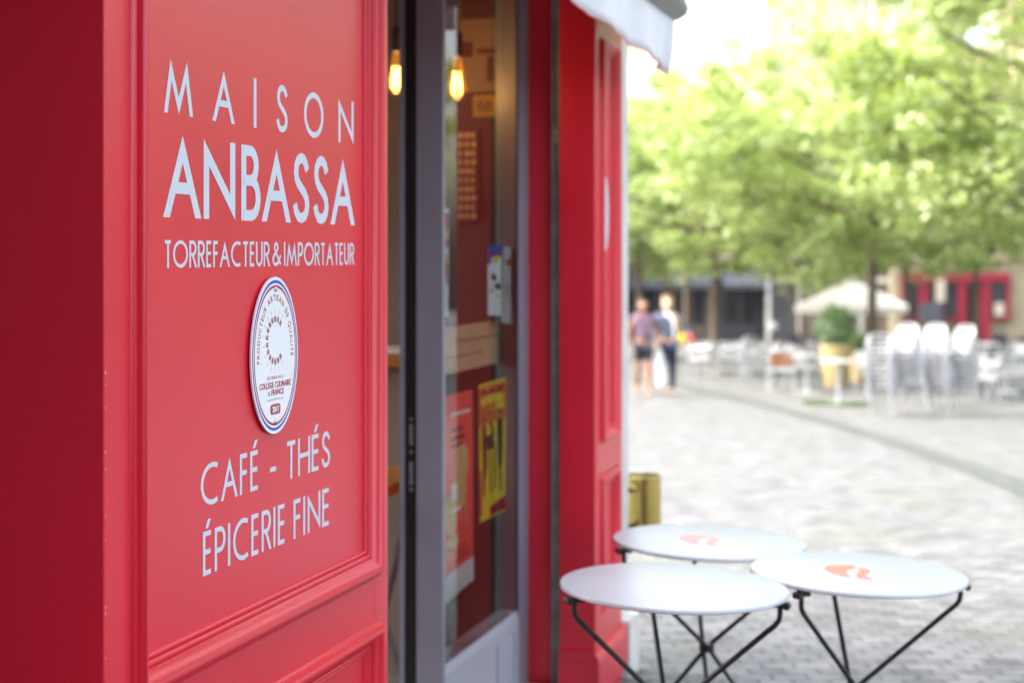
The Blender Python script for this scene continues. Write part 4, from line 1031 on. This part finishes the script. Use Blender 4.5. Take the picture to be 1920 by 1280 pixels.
def pose(h, walk, arms):
    k = h/1.70; s = lambda x, y, z: (x*k, y*k, z*k)
    J = dict(pelvis=s(0, 0, .93), waist=s(0, -.005, 1.10), chest=s(0, 0, 1.30), neckb=s(0, .01, 1.42), neck=s(0, .005, 1.475), jaw=s(0, -.015, 1.535), head=s(0, -.01, 1.605), crown=s(0, .0, 1.665),
             hipl=s(.085, 0, .86), hipr=s(-.085, 0, .86), kneel=s(.09, -.10*walk, .49), kneer=s(-.09, -.02*walk, .48), anklel=s(.09, -.14*walk, .085), ankler=s(-.09, .22*walk, .13),
             shl=s(.17, .01, 1.375), shr=s(-.17, .01, 1.375))
    J.update({a: s(*b) for a, b in arms.items()}); return J
p1, F1 = foot(1206, 741); p2, F2 = foot(1252, 741)
person(p1, YAW, "walking person in mauve patterned top and black shorts by the shop corner", pose(1.70, 1, dict(ell=(.245, .05, 1.12), wrl=(.24, -.09, .92), elr=(-.255, .06, 1.11), wrr=(-.27, -.02, .87))), M['skinA'], M['hairdark'], M['topA'], M['shorts'], .75, .35, M['shoe'], True)
person(p2, YAW, "walking person in grey blue jacket with white scarf and navy trousers", pose(1.74, -.8, dict(ell=(.33, .00, 1.14), wrl=(.41, -.10, .95), elr=(-.25, .02, 1.11), wrr=(-.21, -.10, .93))), M['skinB'], M['hairblond'], M['denim'], M['navy'], 2, 2, M['shoe'], True)
# things they wear and carry
fr = lambda base, x, y, z: Vector((base.x + CY*x + SY*0 - SY*y*1.0, base.y + SY*x + CY*y, base.z + z))
def carried(name, label, cat, base, pts, radii, m, extra=None):
    c = fr(base, *pts[0]); t = thing(name, label, cat, c, YAW)
    q = [tuple(Vector(a)-Vector(pts[0])) for a in pts]
    skin("bag_body" if 'bag' in name else "cloth", q, [(i, i+1) for i in range(len(q)-1)], radii, m, t)
    return t
t = carried("garment_bag", "long white bag hanging between the two walking people", "bag", p2, [(-.20, -.14, .90), (-.20, -.19, .80), (-.20, -.22, .55), (-.19, -.22, .25), (-.19, -.22, .08)], [(.03, .03), (.09, .06), (.15, .09), (.20, .11), (.16, .09)], M['whitecloth'])
mb = MB(); mb.tube([(-.03, 0, .0), (-.035, 0, .05), (0, 0, .075), (.035, 0, .05), (.03, 0, .0)], .006, 6); mb.build("handle", M['whitecloth'], t)
t = carried("scarf", "white scarf hanging down the front of the jacket", "scarf", p2, [(-.07, -.10, 1.46), (.05, -.115, 1.42), (.10, -.145, 1.30), (.12, -.15, 1.12), (.12, -.145, 1.0)], [(.045, .035), (.05, .035), (.055, .025), (.06, .022), (.06, .02)], M['whitecloth'])
t = carried("shoulder_bag", "yellow shoulder bag at the walker's hip", "bag", p2, [(.24, -.16, 1.12), (.25, -.17, 1.02), (.27, -.16, .92)], [(.07, .045), (.095, .06), (.075, .05)], M['yellow'])
mb = MB(); mb.tube([(-.03, .0, .04), (-.10, .03, .25), (-.14, .10, .34)], .010, 6); mb.build("strap", M['yellow'], t)
t = carried("jumper", "coral red jumper draped over the walker's forearm", "jumper", p2, [(.34, -.05, 1.10), (.39, -.10, 1.02), (.42, -.12, .94)], [(.055, .06), (.065, .065), (.05, .055)], M['coral'])

# ------------------------------------------------------------------ trees
def tree_meshes(seed, H, rad, zb, nclump, nleaf, leafm, lsize=.105, flat=.55):
    g = random.Random(seed); tr = MB(); cl = []
    zb += .45
    tr.tube([(0, 0, -.1), (.02, .01, .6), (.04, -.02, zb*.8), (.02, .03, zb+.6), (0, 0, zb+(H-zb)*.55), (.05, 0, zb+(H-zb)*.85)], [.15, .11, .095, .08, .06, .02], 9)
    tips = []
    for k in range(15):
        a = 2.4*k + g.uniform(-.3, .3); z0 = zb*.92 + (H-zb)*.60*k/15; ln = rad*(.92 - .38*k/15)*g.uniform(.75, 1.05); rise = g.uniform(.15, .55)
        p0 = Vector((.02, 0, z0+.25)); p1 = Vector((math.cos(a)*ln*.5, math.sin(a)*ln*.5, z0+ln*rise*.45)); p2_ = Vector((math.cos(a+.15)*ln, math.sin(a+.15)*ln, z0+ln*rise*.8))
        tr.tube([p0, p1, p2_], [.055, .035, .012], 6); tips += [p1, p2_]
        for s in (-.5, .5):
            p3 = p1 + Vector((math.cos(a+s)*ln*.4, math.sin(a+s)*ln*.4, ln*.25)); tr.tube([p1, p3], [.025, .008], 5); tips.append(p3)
    zb -= .45; hc = (H-zb)/2; zc = zb+hc
    for i in range(nclump):
        while True:
            d = Vector((g.uniform(-1, 1), g.uniform(-1, 1), g.uniform(-1, 1)))
            if .30 < d.length < 1: break
        d = d * (d.length**-.25)
        wob = 1 + .16*math.sin(3*math.atan2(d.y, d.x)+seed) + .12*math.sin(5*d.z+seed*2)
        c = Vector((d.x*rad*wob, d.y*rad*wob, zc + d.z*hc*(1.0 if d.z > 0 else 1.0)))
        r = g.uniform(.30, .85)*rad/3.6; cl.append((c, r, r*flat))
    return tr, foliage(nleaf, cl, lsize, seed=seed)
GT = "trees on the square"
def make_tree(label, loc, rz, seed, H, rad, zb, nclump, nleaf, leafm, lsize=.105, name="plane_tree", group=GT):
    t = thing(name, label, "tree", loc, rz, group)
    tr, cr = tree_meshes(seed, H, rad, zb, nclump, nleaf, leafm, lsize); tr.build("trunk", M['bark'], t, smooth=50); cr.build("crown", leafm, t); return t
p = spot(1632, 33); t1 = make_tree("lime green tree in front of the parasol with the thickest trunk in view", p, 0, 3, 7.6, 4.1, 2.35, 172, 120, M['leafA'])
p = spot(1338, 38); t2 = make_tree("lime green tree behind the walking people and far tables", p, 0, 11, 7.4, 3.2, 2.15, 132, 120, M['leafA'], name="plane_tree")
def another(src, u, F, rz, sc, lab): p = spot(u, F); return dup(src, p, rz, lab, GT, sc)
another(t1, 1940, 29, 2.1, (1.0, 1.0, 1.22), "lime green tree at the right edge of the photo")
another(t2, 1697, 47, 1.2, 1.05, "lime green tree behind the parasol, in front of the crimson cafe")
another(t1, 1490, 50, 4.0, .95, "lime green tree behind the lamp post")
another(t2, 1830, 54, 5.2, 1.15, "lime green tree in front of the crimson cafe door")
another(t2, 1200, 46, 3.0, 1.0, "lime green tree right beside the shop corner")
t6 = another(t2, 1700, 22.5, 4.4, 1.0, "tall tree whose lowest leaves hang into the top edge"); 
# that tall one keeps its crown above the frame
for c in list(t6.children): pass
t6.location = spot(2150, 20); t6.scale = (1.25, 1.25, 1.98)
p = spot(1285, 56); dt = make_tree("dark green tree behind the pale lime trees on the left", p, 0, 21, 8.6, 1.9, 2.4, 90, 90, M['leafB'], .12, name="dark_tree", group="dark trees at the back of the square")
p = spot(1505, 57); dup(dt, p, 1.0, "dark green tree behind the pale lime trees, above the lamp post", sc=(1.0, 1.0, 1.12))
# trees standing outside the frame, mirrored in the paint and the glass
for R0, F0, rz, s in ((17, 22, .4, 1.0), (24, 31, 1.7, 1.1), (15, 12, 2.9, .95), (27, 18, 4.1, 1.1)):
    x, y = XY(F0, R0); dup(t1, (x, y, gz(x, y)), rz, "lime green tree standing right of the photo", GT, s)

# ------------------------------------------------------------------ far buildings
def building(name, label, u0, u1, F, ztop, wallm, roofm, floors, fn_ground, depth=10, groundm=None):
    groundm = groundm or M['ochrestone']
    r0 = (u0-960)/FPX*F; r1 = (u1-960)/FPX*F; x, y = XY(F, (r0+r1)/2); zg = gz(x, y)
    t = thing(name, label, "building", (x, y, zg), YAW); w = (r1-r0)/2; H = ztop - zg; gf = 3.6
    mb = MB(); mb.box(-w, w, .0, depth, gf, H);  mb.box(-w-.06, w+.06, -.12, -.002, gf+.02, gf+.20); mb.box(-w-.1, w+.1, -.22, -.002, H-.35, H-.05)
    wl_ = mb.build("wall", wallm, t)
    mb = MB(); mb.box(-w, w, .12, depth, -1.5, gf-.002); mb.build("ground_floor", groundm, t)
    mb = MB(); mb.prism([(-.35, H), (depth+.3, H), (depth*.75, H+2.2), (depth*.25, H+2.2)], lambda p, q, d: (d, p, q), -w-.15, w+.15); rf = mb.build("roof", roofm, t)
    for k in range(2):
        cx = -w*.6 + k*w*1.3; mb = MB(); mb.box(cx-.5, cx+.5, depth*.35, depth*.35+.8, H+1.2, H+3.2); mb.box(cx-.55, cx+.55, depth*.35-.05, depth*.35+.85, H+3.202, H+3.35); mb.build("chimney", wallm, rf)
    nw = max(2, int(2*w/2.3)); fh = (H-gf-.5)/floors
    for f in range(floors):
        for k in range(nw):
            cx = -w + 2*w*(k+.5)/nw; z0 = gf+.45+f*fh; h = min(1.9, fh*.68)
            mb = MB(); mb.box(cx-.60, cx+.60, -.07, -.002, z0-.12, z0-.01); mb.box(cx-.58, cx-.47, -.05, -.002, z0, z0+h); mb.box(cx+.47, cx+.58, -.05, -.002, z0, z0+h); mb.box(cx-.58, cx+.58, -.05, -.002, z0+h+.002, z0+h+.12); mb.box(cx-.03, cx+.03, -.03, -.002, z0, z0+h)
            wi = mb.build("window", M['stone'], t)
            mb = MB(); mb.box(cx-.47, cx-.03, -.02, -.003, z0, z0+h); mb.box(cx+.03, cx+.47, -.02, -.003, z0, z0+h); mb.build("shutters", M['shutter'], wi)
    fn_ground(t, w, gf); return t
def grey_front(t, w, gf):
    cols = [M['darkshop'], M['brownshop'], M['darkshop']]; n = 3
    for k in range(n):
        a = -w + 2*w*k/n + .12; b = -w + 2*w*(k+1)/n - .12
        mb = MB(); mb.box(a, b, -.10, .11, 2.7, 3.35); mb.box(a, a+.35, -.10, .11, 0, 2.698); mb.box(b-.35, b, -.10, .11, 0, 2.698); mb.box(a+.352, b-.352, -.06, .11, 0, .7)
        mb.box((a+b)/2-.10, (a+b)/2+.10, -.08, .11, .702, 2.698); sf = mb.build("shopfront", cols[k], t)
        
        for xa, xb in ((a+.352, (a+b)/2-.102), ((a+b)/2+.102, b-.352)): mb = MB(); mb.box(xa, xb, .02, .06, .702, 2.698); mb.build("shop_window", M['pane'], sf)
        mb = MB(); mb.prism([(-.105, 3.1), (-1.3, 2.55), (-1.3, 2.35), (-1.28, 2.35), (-1.28, 2.53), (-.105, 3.06)], lambda p, q, d: (d, p, q), a+.1, b-.1); mb.build("shop_awning", M['slate'], sf)
def red_front(t, w, gf):
    def U(u): return (u - UC)/FPX*FB
    UC, FB = CAF
    mb = MB(); H1 = 3.0
    def col(u0, u1, z0, z1, y=-.08): mb.box(U(u0), U(u1), y, .11, z0, z1)
    col(1690, 1893, 2.62, H1, -.14); col(1690, 1702, 1.05, 2.618); col(1722, 1740, 1.05, 2.618); col(1760, 1768, 1.05, 2.618); col(1795, 1811, 0, 2.618); col(1843, 1856, 0, 2.618); col(1886, 1893, 1.05, 2.618)
    col(1690, 1794.7, .95, 1.048, -.12); col(1856.3, 1893, .95, 1.048, -.12); col(1838, 1842.7, 0, 2.618, -.03)
    sf = mb.build("shopfront", M['crimson'], t)
    for a, b in ((1702.3, 1721.7), (1740.3, 1759.7), (1768.3, 1794.7), (1856.3, 1885.7)): mb = MB(); mb.box(U(a), U(b), .0, .05, 1.05, 2.617); mb.build("shop_window", M['pane'], sf)
    mb = MB(); mb.box(U(1811.3), U(1837.7), .06, .11, 0, 2.5); mb.build("doorway", M['dark'], sf)
    mb = MB(); mb.box(U(1753), U(1770), -.17, -.141, 1.75, 2.7); mb.build("pale_poster", M['shutter'], sf)
    mb = MB(); mb.box(U(1865), U(1882), -.05, -.001, 1.15, 1.7); mb.build("window_card", M['shutter'], sf)
    mb = MB(); mb.box(U(1722), U(1762), -.45, -.15, .9, 1.7); mb.build("menu_case", M['slate'], sf)
building("townhouse", "pale townhouse above dark shopfronts behind the walking people", 1150, 1436, 70, 8.4, M['limestone'], M['tiles'], 2, grey_front)
def plain_front(t, w, gf):
    for k in range(4):
        cx = -w + 2*w*(k+.5)/4
        mb = MB(); mb.box(cx-.75, cx-.6, -.05, .11, 0, 2.6); mb.box(cx+.6, cx+.75, -.05, .11, 0, 2.6); mb.box(cx-.75, cx+.75, -.05, .11, 2.602, 2.8); d_ = mb.build("door_surround", M['stone'], t)
        mb = MB(); mb.box(cx-.598, cx+.598, .03, .10, 0, 2.6); mb.build("door", M['brownshop'] if k % 2 else M['darkshop'], d_)
building("townhouse", "tallest pale stone house, plain doors at street level, behind the parasol", 1440, 1672, 69, 15.6, M['limestone'], M['tiles'], 3, plain_front, groundm=M['brownshop'])
building("townhouse", "pale stone house left of the dark shopfronts, behind the shop corner", 640, 1146, 68, 7.6, M['limestone'], M['tiles'], 2, grey_front)
CAF = ((1676+2010)/2, 68.0)
building("townhouse", "pale stone house with crimson cafe front at street level", 1676, 2010, 68, 8.6, M['limestone'], M['tiles'], 2, red_front)
building("townhouse", "pale stone house beyond the right edge of the photo", 2014, 2500, 66, 12.5, M['limestone'], M['tiles'], 3, lambda t, w, gf: grey_front(t, w, gf))

# unseen house added behind the camera to keep sky light off the shop recesses
back = thing("townhouse", "dark stone house added behind the camera to block sky light", "building", (2.5, -11, 0))
mb = MB(); mb.box(-3.8, 6, -6, 0, -1, 11); mb.build("wall", M['darkstone'], back)
mb = MB(); mb.prism([(-6.4, 11.002), (.4, 11.002), (-3, 13.5)], lambda p, q, d: (d, p, q), -4, 6.2); mb.build("roof", M['slate'], back)
for k in range(4):
    for f in range(3):
        cx = -2.6+2.4*k; z = 1.0+3.3*f
        mb = MB(); mb.box(cx-.7, cx+.7, .002, .06, z-.1, z); mb.box(cx-.7, cx-.55, .002, .06, z+.002, z+1.9); mb.box(cx+.55, cx+.7, .002, .06, z+.002, z+1.9); mb.box(cx-.7, cx+.7, .002, .06, z+1.902, z+2.05); w_ = mb.build("window", M['darkstone'], back)
        mb = MB(); mb.box(cx-.549, cx+.549, .003, .02, z+.003, z+1.9); mb.build("panes", M['pane'], w_)
